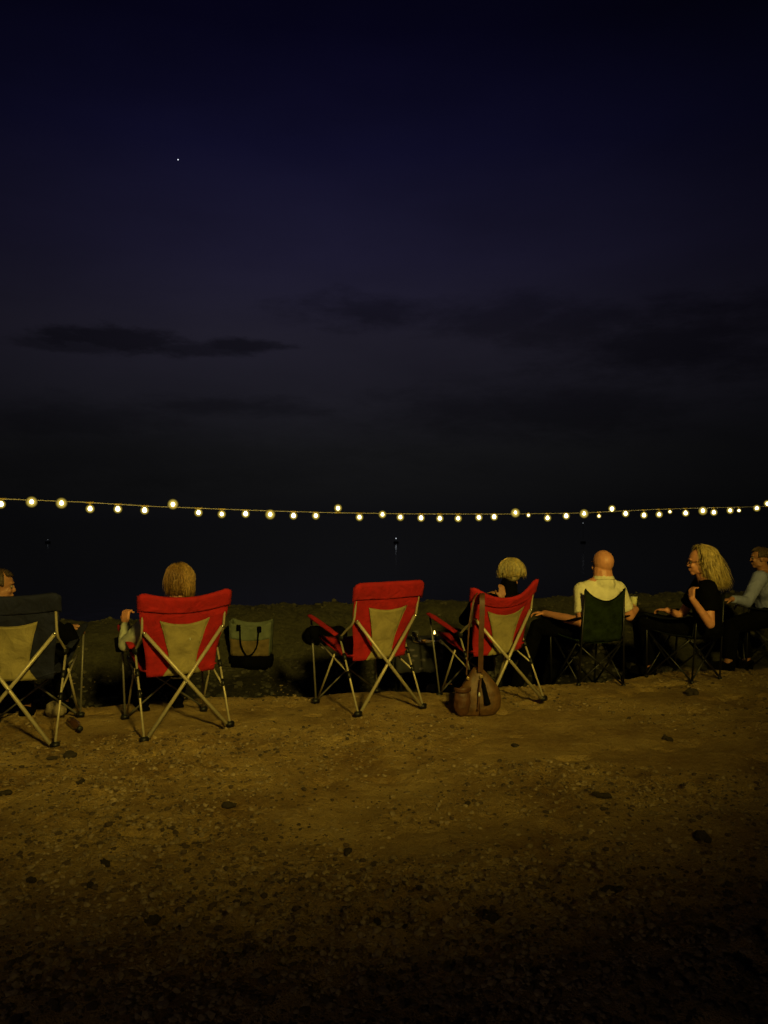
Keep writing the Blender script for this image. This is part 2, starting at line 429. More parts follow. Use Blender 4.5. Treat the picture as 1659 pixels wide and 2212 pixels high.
def g_near():
    while True:
        y = 1.8 + 6.4 * rnd.random() ** 1.3; x = rnd.uniform(-.56, .56) * y + rnd.uniform(-.2, .2)
        if rnd.random() < dens_(x, y): break
    return x, y, rnd.choice([.004, .005, .006, .007, .009, .011, .016]) * rnd.uniform(.7, 1.4)
tag(scatter('gravel', 15000, g_near, mat('tan_pebble', (.27, .20, .11), .9, noise=.35, nscale=3, col2=(.12, .085, .045))), 'small tan pebbles strewn over the packed dirt', 'gravel')
tag(scatter('crumbs', 9000, g_near, mat('dark_crumb', (.085, .055, .028), .95, noise=.35, nscale=3, col2=(.035, .024, .014))), 'dark crumbs of soil and grit strewn over the packed dirt', 'crumbs')
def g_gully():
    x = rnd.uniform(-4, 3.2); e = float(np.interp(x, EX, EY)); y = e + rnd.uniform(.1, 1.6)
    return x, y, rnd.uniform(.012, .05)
tag(scatter('pebbles', 1500, g_gully, mat('shade_dark_pebble', (.016, .015, .011), .7, noise=.3, nscale=3, col2=(.042, .038, .028))), 'pebbles filling the dip before the bank, darkened for its shade', 'pebbles')  # pebble colour kept near black to carry the shade of the dip
def g_berm():
    x = rnd.uniform(-4.5, 6.5); e = float(np.interp(x, EX, EY)); y = e + rnd.uniform(1.2, 3.2)
    return x, y, rnd.uniform(.006, .022) * rnd.choice([1, 1, 1, 2.0])
tag(scatter('rubble', 1600, g_berm, mat('olive_rubble', (.062, .056, .034), .95, noise=.3, nscale=3, col2=(.034, .030, .02))), 'dull olive rubble covering the low bank above the sea', 'rubble')

def clod_mesh(seed, sq):
    bm = bmesh.new()
    rr = random.Random(seed * 31 + 5)
    for i in range(rr.randint(5, 8)):
        a = rr.uniform(0, 6.28); d_ = rr.uniform(0, .75); s_ = rr.uniform(.2, .5)
        r_ = bmesh.ops.create_icosphere(bm, subdivisions=2, radius=1)
        for v in r_['verts']:
            c = v.co; k = 1 + .45 * float(fbm(c.x * 2 + seed * 3.1 + i, c.y * 2, c.z * 2, 3))
            v.co = Vector((c.x * k * s_ * 1.1 + math.cos(a) * d_, c.y * k * s_ * .8 + math.sin(a) * d_ * .5, c.z * k * s_ * .8))
    me = bpy.data.meshes.new('clod'); bm.to_mesh(me); bm.free(); return me
def rock(name, px, py, wpx, m, label, cat='rock', sq=(1, .8, .55), seed=1, sink=.15):
    p = hit(px, py); s = wpx / F * p.y / 2
    o = link(name, clod_mesh(seed, sq) if seed >= 10 else stone_mesh(seed, 3, sq, .3), m); o.data.polygons.foreach_set('use_smooth', [True] * len(o.data.polygons))
    o.location = (p.x, p.y, p.z + s * sq[2] * (1 - sink)); o.scale = (s, s, s); o.rotation_euler = (0, 0, seed * 1.3)
    return tag(o, label, cat)
rock('rock', 118, 1549, 48, ROCKP, 'pale rounded rock on the lip of the dip behind the navy chair legs', sq=(1, .7, .8), seed=2)
rock('stone', 932, 1493, 26, ROCKP, 'small pale stone between the empty red chair and the handbag chair', sq=(1, .8, .6), seed=3)
rock('rock', 152, 1636, 36, ROCKD, 'brown flat rock on the dirt just below the navy chair foot', sq=(1, .7, .42), seed=4)
rock('stone', 113, 1640, 24, ROCKD, 'small dark stone lying left of the brown flat rock', sq=(1, .6, .35), seed=5)
for i, (px, py, wd, lb) in enumerate([
    (8, 1716, 34, 'reddish dark stone cut off by the left edge of the picture'),
    (175, 1690, 26, 'dark flat clod midway between the navy chair foot and left edge'),
    (495, 1743, 42, 'dark jagged clod in the lit dirt below the first red chair'),
    (750, 1842, 30, 'small dark clod alone in the middle of the dirt'),
    (230, 1868, 32, 'dark slanted clod above two others at lower left'),
    (70, 1906, 32, 'dark stone leftmost of the clods at lower left'),
    (197, 1912, 30, 'dark round clod beneath the slanted one at lower left'),
    (330, 1992, 52, 'large black clod among shadowy gravel at lower left'),
    (815, 1992, 30, 'black clod at the edge of the lit dirt, bottom middle'),
    (1110, 1612, 22, 'small dark clod on bright dirt below the handbag'),
    (1497, 1500, 40, 'low dark clod on bright dirt below the black-shirted woman'),
    (1440, 1598, 28, 'brown clod on the dirt beneath the right-hand camp chairs'),
    (1322, 1925, 48, 'flat black stone in the dark dirt at lower right'),
    (1520, 1815, 60, 'wide black clod at the shadow edge on the right'),
    (1300, 1722, 34, 'dark clod in the dim gravel right of the middle'),
    (1008, 1738, 26, 'flat dark clod in the gravel below the handbag'),
    (1065, 1985, 56, 'broad black clod in the darkest dirt, bottom right of middle'),
    (905, 1918, 22, 'little grey stone near the bottom middle of the dirt')]):
    rock('clod' if 'clod' in lb else 'stone', px, py, wd, ROCKD, lb, 'clod' if 'clod' in lb else 'stone', sq=(1, .62, .30), seed=10 + i, sink=.3)

# ---------------------------------------------------------------- high-backed folding chair
def camp_chair(name, label, loc, ang, m, sag=.0, group='high-backed folding chairs with tan mesh panels', tilt=0, pod=True):
    r = root(name, label, 'camp chair', (loc[0], loc[1], 0), R(ang), group); r.rotation_euler = (0, R(tilt), R(ang))
    for s in (-1, 1):
        RFt = Vector((s * .31, -.36, .0)); FFt = Vector((s * .31, .34, .0))
        wx = Matrix.Rotation(R(ang), 3, 'Z')
        def ground_of(v):
            q = wx @ v; return gz(loc[0] + q.x, loc[1] + q.y)
        RFt.z = ground_of(RFt) + .022; FFt.z = max(ground_of(FFt), -.12) + .022
        J = Vector((s * .305, -.063, .615)); A = Vector((s * .315, .42, .735))
        tube('back_post', [J, (s * .30, -.15, .68), (s * .298, -.262, .762), (s * .300, -.305, .91), (s * .302, -.338, 1.03)], .0095, METAL, r, smooth=5)
        leg = tube('rear_leg', [RFt, lerp(RFt, J, .5), J], .0085, METAL, r)
        for k in (.50, .74): 
            c = lerp(RFt, J, k); dd = (J - RFt).normalized()
            tube('collar', [c - dd * .028, c + dd * .028], .016, PLASTIC, leg, 8)
        tube('front_leg', [FFt, lerp(FFt, A, .5), A - Vector((0, 0, .02))], .0085, METAL_SHADE, r)
        tube('side_brace', [FFt + Vector((-s * .014, 0, .01)), (s * .292, .05, .462)], .0085, METAL, r)
        tube('side_brace', [lerp(RFt, J, .50) + Vector((-s * .012, 0, 0)), (s * .29, .30, .515)], .0075, METAL, r)
        bm = box_bm(.028, .085, .05, .008, J); bm_obj('arm_joint', bm, PLASTIC, r)
        bm_obj('foot', box_bm(.062, .034, .042, .006, RFt), PLASTIC, r); bm_obj('foot', box_bm(.062, .034, .042, .006, FFt), PLASTIC, r)
        # padded arm
        arm = [(s * .315, -.02, .632), (s * .32, .15, .675), (s * .325, .34, .722), (s * .322, .44, .742)]
        tube('armrest', arm, [.026, .03, .032, .022], m, r, 12, 4, .45)
        # rear cross bar
        top = Vector((-s * .288, -.287 - s * .010, .775)); bot = RFt + Vector((-s * .03, -s * .010, .012))
        cb = tube('cross_bar', [top, bot], .0135, METAL, r, 12, 0)
        lathe('bolt', [(.011, -.004), (.012, .003), (.007, .009)], BOLT, cb, 10, top + Vector((0, -.012, .0)), (0, -1, 0))
    lathe('pivot_bolt', [(.008, -.004), (.009, .003), (.005, .007)], BOLT, r, 10, (0, -.345, .40), (0, -1, 0))
    # lower front cross
    tube('front_brace', [(-.30, .33, .04), (.29, .31, .50)], .0075, METAL_SHADE, r); tube('front_brace', [(.30, .345, .04), (-.29, .325, .50)], .0075, METAL_SHADE, r)
    def hw(v): return interp(v, [(0, .250), (.25, .262), (.55, .300), (.72, .318), (1, .330)])
    def by(v): return interp(v, [(0, -.185), (.2, -.205), (.5, -.262), (.75, -.315), (1, -.350)])
    def bz(v): return lerp(.435, 1.06, v)
    def back(u, v, off=0.0, zoff=0.0, top=1.0):
        x = (u * 2 - 1); w_ = hw(v)
        bow = (1 - x * x)
        sg = sag * bow * (v ** 2.2)
        y = by(v) + off - (.022 + .25 * sag) * bow * (1 - .3 * v)
        # rounded corners on top
        z = bz(v) - sg + zoff - .035 * max(0, (abs(x) - .82) / .18) ** 2 * (v ** 6)
        wr = .009 * float(vnoise(x * 3 + loc[0], v * 5, 1)) + .005 * float(vnoise(x * 7 + v * 4, v * 3 - x * 2 + loc[0], 2))
        return (x * w_, y + wr, z)
    sheet('backrest', lambda u, v: back(u, v * .97, .012), 22, 26, m, r, .006)
    # thick sleeve over the post tops
    def sleeve(u, v):                                # v runs round the sleeve: back hem, over the top, front hem
        x = u * 2 - 1
        th = .024 * (.45 + .55 * abs(x) ** 1.5)
        if v < .42: vv = lerp(.80 + .015 * abs(x), .985, v / .42); o = -th * (.42 + .58 * min(1, v / .34))
        elif v < .58:
            k = (v - .42) / .16; vv = .985 + .035 * math.sin(math.pi * k); o = -th * math.cos(math.pi * k)
        else: vv = lerp(.985, .80, (v - .58) / .42); o = th
        if abs(x) > .999: o *= .1
        p = back(u, min(vv, 1.0), o); ex = 1.035 + .02 * math.sin(vv * 3)
        return (p[0] * ex, p[1] + .006, p[2] + (max(vv, 1.0) - 1.0) * .8)
    sheet('head_sleeve', sleeve, 24, 26, m, r, .005)
    # mesh panel, waisted and flared at the seat
    def panel(u, v):
        hwp = interp(v, [(0, .140), (.16, .094), (.40, .106), (.8, .150), (1, .180)])
        vv = lerp(.0, .70, v); x = (u * 2 - 1) * hwp
        uu = (x / hw(vv) + 1) / 2
        p = back(uu, vv, -.0005)
        return (p[0], p[1] - .0015, p[2] - .028 * (1 - (u * 2 - 1) ** 2) * v ** 3)
    sheet('mesh_panel', panel, 12, 18, TAN, r, .004)
    ed = [Vector(panel(0, k / 16)) + Vector((0, -.003, 0)) for k in range(17)] + [Vector(panel(k / 12, 1)) + Vector((0, -.003, 0)) for k in range(1, 13)] + [Vector(panel(1, 1 - k / 16)) + Vector((0, -.003, 0)) for k in range(1, 17)]
    tube('panel_piping', ed, .0028, TAN, r, 6)
    def seat(u, v):
        x = u * 2 - 1; y = lerp(-.19, .36, v)
        z = interp(v, [(0, .44), (.25, .415), (.7, .47), (1, .535)]) + .045 * x * x
        return (x * lerp(.262, .28, v), y, z)
    sheet('seat', seat, 14, 14, m, r, .012)
    if pod:
        lathe('cup_holder', [(.036, 0), (.042, .05), (.045, .10), (.040, .105), (.036, .06)], BLACKF, r, 16, (-.345, .30, .56))
    return r
camp_chair('camp_chair', 'navy high-backed folding chair with a tan mesh panel, cut off at the left edge', (-2.64, 5.66), 8, NAVY, .03)
camp_chair('camp_chair', 'red high-backed folding chair in which the ponytailed person sits, beside the tote bag', (-1.585, 5.87), 29, RED, .06, tilt=-.9)
camp_chair('camp_chair', 'empty red high-backed folding chair standing alone with a straight top edge', (-.136, 6.47), 33, RED, .0)
camp_chair('camp_chair', 'red high-backed folding chair with a brown handbag strap over its sagging back', (.93, 6.77), 26, RED, .15, tilt=-4.2, pod=False)

# ---------------------------------------------------------------- low folding chair with crossed black legs
def quad_chair(name, label, loc, ang, m, W=.22, H=.92, arms=True, sag=.06, sw=.24):
    r = root(name, label, 'camp chair', (loc[0], loc[1], 0), R(ang), 'low quad chairs with crossed black legs')
    wx = Matrix.Rotation(R(ang), 3, 'Z')
    ft = {}
    for sx_ in (-1, 1):
        for sy_ in (-1, 1):
            v = Vector((sx_ * sw, sy_ * .25, 0)); q = wx @ v; v.z = max(gz(loc[0] + q.x, loc[1] + q.y), -.1) + .012; ft[sx_, sy_] = v
            bm = bmesh.new(); bmesh.ops.create_uvsphere(bm, u_segments=10, v_segments=6, radius=.022); bmesh.ops.translate(bm, vec=v, verts=bm.verts)
            bm_obj('foot', bm, PLASTIC, r)
    top = {(sx_, -1): Vector((sx_ * W, -.31, H)) for sx_ in (-1, 1)}; top.update({(sx_, 1): Vector((sx_ * .27, .22, .63)) for sx_ in (-1, 1)})
    for k, v in ft.items(): tube('back_post' if k[1] < 0 else 'front_post', [v, lerp(v, top[k], .5), top[k]], .0095, DARKTUBE, r)
    sc = {(a, c): Vector((a * .25, c * .24, .42 + .03 * (c > 0))) for a in (-1, 1) for c in (-1, 1)}
    for a, c in (((-1, -1), (1, -1)), ((-1, 1), (1, 1)), ((-1, -1), (-1, 1)), ((1, -1), (1, 1))):
        off = Vector((0, .008, 0)) if a[1] == c[1] else Vector((.008, 0, 0))
        tube('cross_bar', [ft[a] + off, sc[c] + off], .0085, DARKTUBE, r); tube('cross_bar', [ft[c] - off, sc[a] - off], .0085, DARKTUBE, r)
    def back(u, v):
        x = u * 2 - 1; b = 1 - x * x
        return (x * lerp(.225, W + .008, v), lerp(-.24, -.322, v) - .02 * b, lerp(.43, H + .01, v) - sag * b * v ** 3 + .003 * float(vnoise(x * 4, v * 5)))
    sheet('backrest', back, 16, 14, m, r, .006)
    tube('back_hem', [Vector(back(i / 16, 1)) for i in range(17)], .006, BLACKF, r, 6)
    def seat(u, v):
        x = u * 2 - 1; y = lerp(-.24, .25, v); return (x * .25, y, .415 + .03 * v + .04 * x * x - .02 * math.sin(math.pi * v))
    sheet('seat', seat, 12, 12, m, r, .010)
    if arms:
        for s in (-1, 1):
            def arm(u, v, s=s):
                y = lerp(-.29, .26, v); return (s * (.245 + .015 * v) + (u - .5) * .085, y, .665 - .035 * v - .045 * math.sin(math.pi * v))
            sheet('armrest', arm, 5, 12, BLACKF if m is GREEN else CHARF, r, .012)
    return r
quad_chair('camp_chair', 'low dark green camp chair under the bald person in cream', (1.955, 7.43), 17, GREEN, .205, .92, sag=.115)
quad_chair('camp_chair', 'low charcoal camp chair angled left under the black-shirted woman', (2.975, 7.67), 36, CHARF, .22, .86)
quad_chair('camp_chair', 'black camp chair of the pale-blue-shirted person at the right edge', (4.22, 8.45), 70, BLACKF, .23, .84)

# ---------------------------------------------------------------- people
def capsule(bm, a, b_, ra, rb, flat=None, ends=(True, True), seg=14):
    a, b_ = Vector(a), Vector(b_); V, Fc = tube_data([a, b_], [ra, rb], seg, True)
    vs = [bm.verts.new(v) for v in V]
    for f in Fc: bm.faces.new([vs[i] for i in f])
    for p, r_, e in ((a, ra, ends[0]), (b_, rb, ends[1])):
        if e: bmesh.ops.create_uvsphere(bm, u_segments=12, v_segments=8, radius=r_, matrix=Matrix.Translation(p))
def ellip(bm, c, r3, rot=None):
    M = Matrix.Translation(c) @ (rot.to_4x4() if rot else Matrix()) @ Matrix.Diagonal((*r3, 1))
    bmesh.ops.create_uvsphere(bm, u_segments=18, v_segments=12, radius=1, matrix=M)
def remesh(name, bm, voxel, m, parent, smooth=2, wrinkle=0.0, wscale=14):
    me = bpy.data.meshes.new(name); bm.to_mesh(me); bm.free()
    o = bpy.data.objects.new(name + '_tmp', me); C.objects.link(o)
    rm = o.modifiers.new('r', 'REMESH'); rm.mode = 'VOXEL'; rm.voxel_size = voxel
    s_ = o.modifiers.new('s', 'SMOOTH'); s_.iterations = smooth; s_.factor = .5
    dg = bpy.context.evaluated_depsgraph_get(); ev = o.evaluated_get(dg)
    nm = bpy.data.meshes.new_from_object(ev); C.objects.unlink(o); bpy.data.objects.remove(o)
    n = len(nm.vertices)
    if wrinkle:
        co = np.zeros(n * 3); nm.vertices.foreach_get('co', co); co = co.reshape(-1, 3)
        no = np.zeros(n * 3); nm.vertex_normals.foreach_get('vector', no); no = no.reshape(-1, 3)
        k = fbm(co[:, 0] * wscale, co[:, 1] * wscale, co[:, 2] * wscale * .6, 3)
        k = 1 - np.abs(k) * 2
        co = co + no * (k * wrinkle)[:, None]; nm.vertices.foreach_set('co', co.ravel())
    nm.name = name; nm.materials.clear(); nm.polygons.foreach_set('use_smooth', [True] * len(nm.polygons)); nm.update()
    return link(name, nm, m, parent)
def frame(d, up):
    d = Vector(d).normalized(); s = d.cross(Vector(up)).normalized(); u = s.cross(d).normalized(); return d, s, u
def hand(bm, wrist, d, palm_n, thumb_side, curl=.6, k=1.0):
    """wrist point, direction of the fingers, palm normal, side of the thumb (+1/-1)"""
    d, s, u = frame(d, palm_n)                      # u = palm normal, s = sideways
    w0 = Vector(wrist)
    for i in (-1.5, -.5, .5, 1.5):
        capsule(bm, w0 + s * i * .012 * k, w0 + d * .075 * k + s * i * .019 * k, .014 * k, .0125 * k, seg=8)
    for j, (i, L) in enumerate(((-1.5, .060), (-.5, .074), (.5, .078), (1.5, .070))):
        i2 = i * thumb_side
        p = w0 + d * .082 * k + s * i2 * .0195 * k; dd = d.copy()
        for q, (f, rr) in enumerate(((.46, .0088), (.32, .0082), (.26, .0074))):
            ang = curl * (.9, 1.1, .8)[q]
            dd = (dd * math.cos(ang) + u * math.sin(ang)).normalized() if q == 0 else (Matrix.Rotation(ang, 3, dd.cross(u).normalized()) @ dd if dd.cross(u).length > 1e-3 else dd)
            p2 = p + dd * L * f * k; capsule(bm, p, p2, rr * k, rr * .95 * k, seg=8); p = p2
    p = w0 + d * .02 * k + s * thumb_side * .026 * k
    d1 = (d * .7 + s * thumb_side * .7 + u * .25).normalized(); p2 = p + d1 * .04 * k; capsule(bm, p, p2, .013 * k, .0105 * k, seg=8)
    d2 = (d * .9 + s * thumb_side * .15 + u * (.3 + curl * .4)).normalized(); capsule(bm, p2, p2 + d2 * .034 * k, .0100 * k, .0085 * k, seg=8)
def head(bm, c, face, up=(0, 0, 1), k=1.0, ears=True):
    """face: the direction the face looks; c: centre of the head"""
    d, s, u = frame(face, up); c = Vector(c)
    M = Matrix((s, d, u)).transposed()
    at = lambda x, y, z: c + (s * x + d * y + u * z) * k
    ellip(bm, at(0, -.012, .028), (.076 * k, .094 * k, .090 * k), M)      # skull
    ellip(bm, at(0, .022, -.035), (.058 * k, .066 * k, .075 * k), M)      # face
    ellip(bm, at(0, .058, -.088), (.026 * k, .024 * k, .022 * k), M)      # chin
    ellip(bm, at(0, .078, .028), (.052 * k, .014 * k, .010 * k), M)       # brow
    capsule(bm, at(0, .080, .012), at(0, .096, -.024), .008 * k, .0115 * k, seg=8)
    for q in (-1, 1):
        ellip(bm, at(q * .010, .086, -.028), (.010 * k, .010 * k, .008 * k), M)
        ellip(bm, at(q * .036, .066, -.025), (.020 * k, .018 * k, .020 * k), M)
        if ears: ellip(bm, at(q * .078, -.010, -.008), (.009 * k, .019 * k, .032 * k), M)
        ellip(bm, at(q * .040, .005, -.075), (.018 * k, .036 * k, .022 * k), M)
    ellip(bm, at(0, .086, -.056), (.022 * k, .010 * k, .006 * k), M); ellip(bm, at(0, .084, -.066), (.019 * k, .010 * k, .007 * k), M)
    return at
EYED = mat('eye_dim', (.16, .13, .10), .3)
def eyes(at, parent, k=1.0):
    for q in (-1, 1):
        bm = bmesh.new(); bmesh.ops.create_uvsphere(bm, u_segments=10, v_segments=8, radius=.0105 * k, matrix=Matrix.Translation(at(q * .031, .075, .004)))
        bm_obj('eye', bm, EYED, parent)
def strands(name, guides, m, parent, r0=.004, jitter=.01, n=500, cap=None, seg=3, wave=0.0, wf=30, scalp=None):
    """hair: many tapered locks, each a blend of two neighbouring guide curves"""
    mb = MB()
    if scalp:
        a_, k_ = scalp; bm = bmesh.new(); d_ = (a_(0, 1, 0) - a_(0, 0, 0)).normalized(); s_ = (a_(1, 0, 0) - a_(0, 0, 0)).normalized(); u_ = s_.cross(d_)
        ellip(bm, a_(0, -.034, .030), (.080 * k_, .090 * k_, .094 * k_), Matrix((s_, d_, u_)).transposed()); bm.verts.index_update()
        mb.add([v.co.copy() for v in bm.verts], [tuple(v.index for v in f.verts) for f in bm.faces]); bm.free()
    for _ in range(n):
        i = rnd.randrange(len(guides)); g1 = guides[i]; g2 = guides[(i + 1) % len(guides)] if rnd.random() < .9 else g1
        t_ = rnd.random(); L = len(g1); off = Vector((rnd.gauss(0, jitter), rnd.gauss(0, jitter), rnd.gauss(0, jitter * .6)))
        if (g1[0] - g2[0]).length > .09: t_ = 0
        cut = rnd.uniform(.82, 1.0); pts = []; ph = rnd.uniform(0, 6.28)
        NN = 9
        for q in range(NN):
            f = q / (NN - 1) * cut * (L - 1); a = int(f); b2 = min(a + 1, L - 1); fr = f - a
            p = lerp(lerp(g1[a], g2[a], t_), lerp(g1[b2], g2[b2], t_), fr) + off * (.35 + .65 * q / (NN - 1))
            if wave: p = p + Vector((math.sin(q * 1.4 + ph), math.cos(q * 1.2 + ph), 0)) * wave * (q / NN)
            pts.append(p)
        rr = r0 * rnd.uniform(.6, 1.3)
        mb.add(*tube_data(pts, [rr * .7] + [rr] * (NN - 3) + [rr * .8, rr * .2], seg, True, .6))
    return mb.build(name, m, parent)
def shell_guides(at, lo, hi, count, length, out=1.0, top=.118, spread=.088, back=.105, flare=0.0, drop=Vector((0, 0, -1)), front=False):
    """guide curves from the crown down round the head, azimuth lo..hi (0 = face, 180 = nape)"""
    G = []
    for i in range(count):
        deg = lerp(lo, hi, i / max(1, count - 1)); a = R(deg); cx, cy = math.sin(a), math.cos(a)
        pts = []
        for ph in (5, 25, 48, 70, 90):
            q = R(ph); ry = spread * out if True else 0
            pts.append(at(cx * math.sin(q) * spread * out, -.012 + cy * math.sin(q) * back * out, .022 + math.cos(q) * top * .86 * out))
        if deg < -20 + 75 and front: G.append(bez(pts[:3] + [pts[2] * .5 + pts[3] * .5], 3)); continue
        last = pts[-1]
        for k in (.33, .66, 1.0):
            pts.append(last + drop * length * k + (at(cx, cy, 0) - at(0, 0, 0)).normalized() * flare * k)
        G.append(bez(pts, 2))
    return G

def person(label, loc, ang, spec):
    r = root('person', label, 'person', (loc[0], loc[1], 0), R(ang))
    S = spec; L = {k: Vector(v) for k, v in S['j'].items()}
    bm = bmesh.new()
    # body: trunk, neck, limbs
    hips, chest, neck = L['hips'], L['chest'], L['neck']
    sh = {s: L['sh' + n] for s, n in ((-1, 'L'), (1, 'R'))}
    k = S.get('k', 1.0)
    ellip(bm, hips, (.155 * k, .11 * k, .10 * k)); capsule(bm, hips, chest, .115 * k, .125 * k)
    for s in (-1, 1):
        capsule(bm, lerp(hips, chest, .3) + Vector((s * .045, 0, 0)), chest + Vector((s * .055, 0, .02)), .09 * k, .10 * k)
        capsule(bm, neck - Vector((0, 0, .02)), sh[s], .055 * k, .056 * k)
        capsule(bm, chest + Vector((s * .06, 0, 0)), sh[s], .10 * k, .060 * k)
    hc = L['head']
    nk_ = S.get('nk', 1.0); capsule(bm, neck - Vector((0, 0, .05)), hc + Vector((0, 0, -.05)), .060 * k * nk_, .054 * k * nk_)
    at = head(bm, hc, S['face'], S.get('hup', (0, 0, 1)), S.get('hk', 1.0), S.get('ears', True))
    for n, s in (('L', -1), ('R', 1)):
        e, wr = L['el' + n], L['wr' + n]; ak = S.get('ak', 1.0)
        capsule(bm, sh[s], e, .050 * ak, .038 * ak); capsule(bm, e, wr, .038 * ak, .025 * ak)
        hd = S['hand' + n]; hand(bm, wr, hd[0], hd[1], hd[2], hd[3], S.get('handk', 1.0))
        kn, an = L['kn' + n], L['an' + n]
        capsule(bm, hips + Vector((s * .085, .02, -.01)), kn, .085 * k, .058 * k); capsule(bm, kn, an, .055 * k, .036 * k)
        fd = (Vector(S.get('foot', (0, 1, 0)))).normalized()
        capsule(bm, an + Vector((0, 0, -.03)), an + fd * .15 + Vector((0, 0, -.05)), .036, .028)
    remesh('body', bm, .0062, S['skin'], r, 2)
    if S.get('eyes'): eyes(at, r, S.get('hk', 1.0))
    # top
    t_ = .014
    bm = bmesh.new()
    ellip(bm, hips + Vector((0, 0, .03)), (.170 * k, .125 * k, .10 * k)); capsule(bm, hips, chest, .128 * k, .140 * k)
    for s, n in ((-1, 'L'), (1, 'R')):
        capsule(bm, lerp(hips, chest, .2) + Vector((s * .05, 0, 0)), chest + Vector((s * .06, 0, .02)), .100 * k, .112 * k)
        capsule(bm, neck - Vector((0, 0, .045)), sh[s], .056 * k, .068 * k); capsule(bm, chest + Vector((s * .06, 0, 0)), sh[s], .112 * k, .073 * k)
        e, wr = L['el' + n], L['wr' + n]
        if S['sleeve'] == 'short': sr_ = S.get('slr', 1.12); capsule(bm, sh[s], lerp(sh[s], e, S.get('slv', .78)), .072 * k * sr_, .070 * k * sr_, ends=(True, False))
        else: capsule(bm, sh[s], e, .068 * k, .054 * k); capsule(bm, e, lerp(e, wr, .96), .053 * k, .036 * k, ends=(True, False))
    if S.get('collar'): ellip(bm, lerp(sh[-1], sh[1], .5) + Vector((0, -.035, -.045)), (.215, .105, .105)); capsule(bm, neck - Vector((0, 0, .07)), neck - Vector((0, .004, .028)), .108, .092)
    if S.get('turtle'): capsule(bm, neck - Vector((0, 0, .05)), neck + Vector((0, 0, .05)), .072, .070)
    remesh('shirt', bm, .009, S['shirt'], r, 5, .0035, 8)
    if S.get('collar'):
        def col(u, v):
            a = 2 * math.pi * u
            back_ = .5 - .5 * math.cos(a)
            rr = lerp(.104, .082, v)
            return (neck.x + math.sin(a) * rr, neck.y + math.cos(a) * rr * .95 + .012 * v, neck.z - .030 + .050 * v * (.5 + .5 * back_) + .008 * back_)
        sheet('collar', col, 36, 4, S['shirt'], r, .008)
    # trousers
    bm = bmesh.new(); ellip(bm, hips - Vector((0, 0, .01)), (.172 * k, .13 * k, .105 * k))
    for s, n in ((-1, 'L'), (1, 'R')):
        kn, an = L['kn' + n], L['an' + n]
        capsule(bm, hips + Vector((s * .085, .02, -.01)), kn, .10 * k, .074 * k); capsule(bm, kn, lerp(kn, an, S.get('hem', .93)), .072 * k, .062 * k, ends=(True, False))
    remesh('trousers', bm, .011, S['trousers'], r, 2, .006, 9)
    for s, n in ((-1, 'L'), (1, 'R')):
        an = L['an' + n]; fd = Vector(S.get('foot', (0, 1, 0))).normalized(); bm = bmesh.new()
        capsule(bm, an + Vector((0, 0, -.035)) - fd * .03, an + fd * .17 + Vector((0, 0, -.052)), .046, .036, seg=12)
        bmesh.ops.create_cube(bm, size=1, matrix=Matrix.Translation(an + fd * .07 + Vector((0, 0, -.085))) @ Matrix.Rotation(math.atan2(-fd.x, fd.y), 4, 'Z') @ Matrix.Diagonal((.085, .27, .022, 1)))
        remesh('shoe', bm, .009, S.get('shoe', BLACKF), r, 2)
    return r, at

def base_pose(loc, ang, **kw):
    j = dict(hips=(0, -.06, .52), chest=(0, -.14, .82), neck=(0, -.13, .99), head=(0, -.10, 1.12),
             shL=(-.175, -.12, .935), shR=(.175, -.12, .935), elL=(-.27, .0, .69), elR=(.27, .0, .69),
             wrL=(-.22, .22, .72), wrR=(.22, .22, .72), knL=(-.13, .38, .53), knR=(.13, .38, .53), anL=(-.14, .50, .12), anR=(.14, .52, .12))
    j.update(kw)
    q = Matrix.Rotation(R(ang), 3, 'Z')
    for n in 'LR':                                   # set the feet on the ground
        a = Vector(j['an' + n]); w_ = q @ a; a.z = gz(loc[0] + w_.x, loc[1] + w_.y) + .10; j['an' + n] = tuple(a)
    return j
def to_local(p, loc, ang):
    return Matrix.Rotation(-R(ang), 3, 'Z') @ (Vector(p) - Vector((loc[0], loc[1], 0)))
HD = lambda d, n, t_, c: (d, n, t_, c)

# person in the navy chair, face to the right
loc, ang = (-2.64, 5.66), 8
hp = to_local(P(-1, 1266, 5.72), loc, ang); wr = to_local(P(146, 1352, 6.05), loc, ang)
r, at = person('person in dark clothes facing right, face and hand showing past the navy chair', loc, ang, dict(
    j=base_pose(loc, ang, head=hp, neck=hp + Vector((-.03, -.02, -.14)), chest=(-.04, -.10, .76), shL=(-.21, -.05, .86), shR=(.14, -.09, .85), elR=(.30, .14, .66), wrR=wr),
    hk=1.08, face=(.95, .25, -.1), skin=SKIN, shirt=BLACKF, trousers=BLACKF, sleeve='long', eyes=True, handR=HD((.9, .35, -.05), (0, 0, -1), -1, .55), handL=HD((0, 1, 0), (0, 0, -1), 1, .3)))
strands('hair', shell_guides(at, 70, 290, 20, .02, top=.114, spread=.086, back=.106), HAIRK, r, .005, .004, 460)
strands('hair', shell_guides(at, -75, 54, 14, .02, top=.114, spread=.086, back=.106, front=True), HAIRK, r, .005, .004, 320)

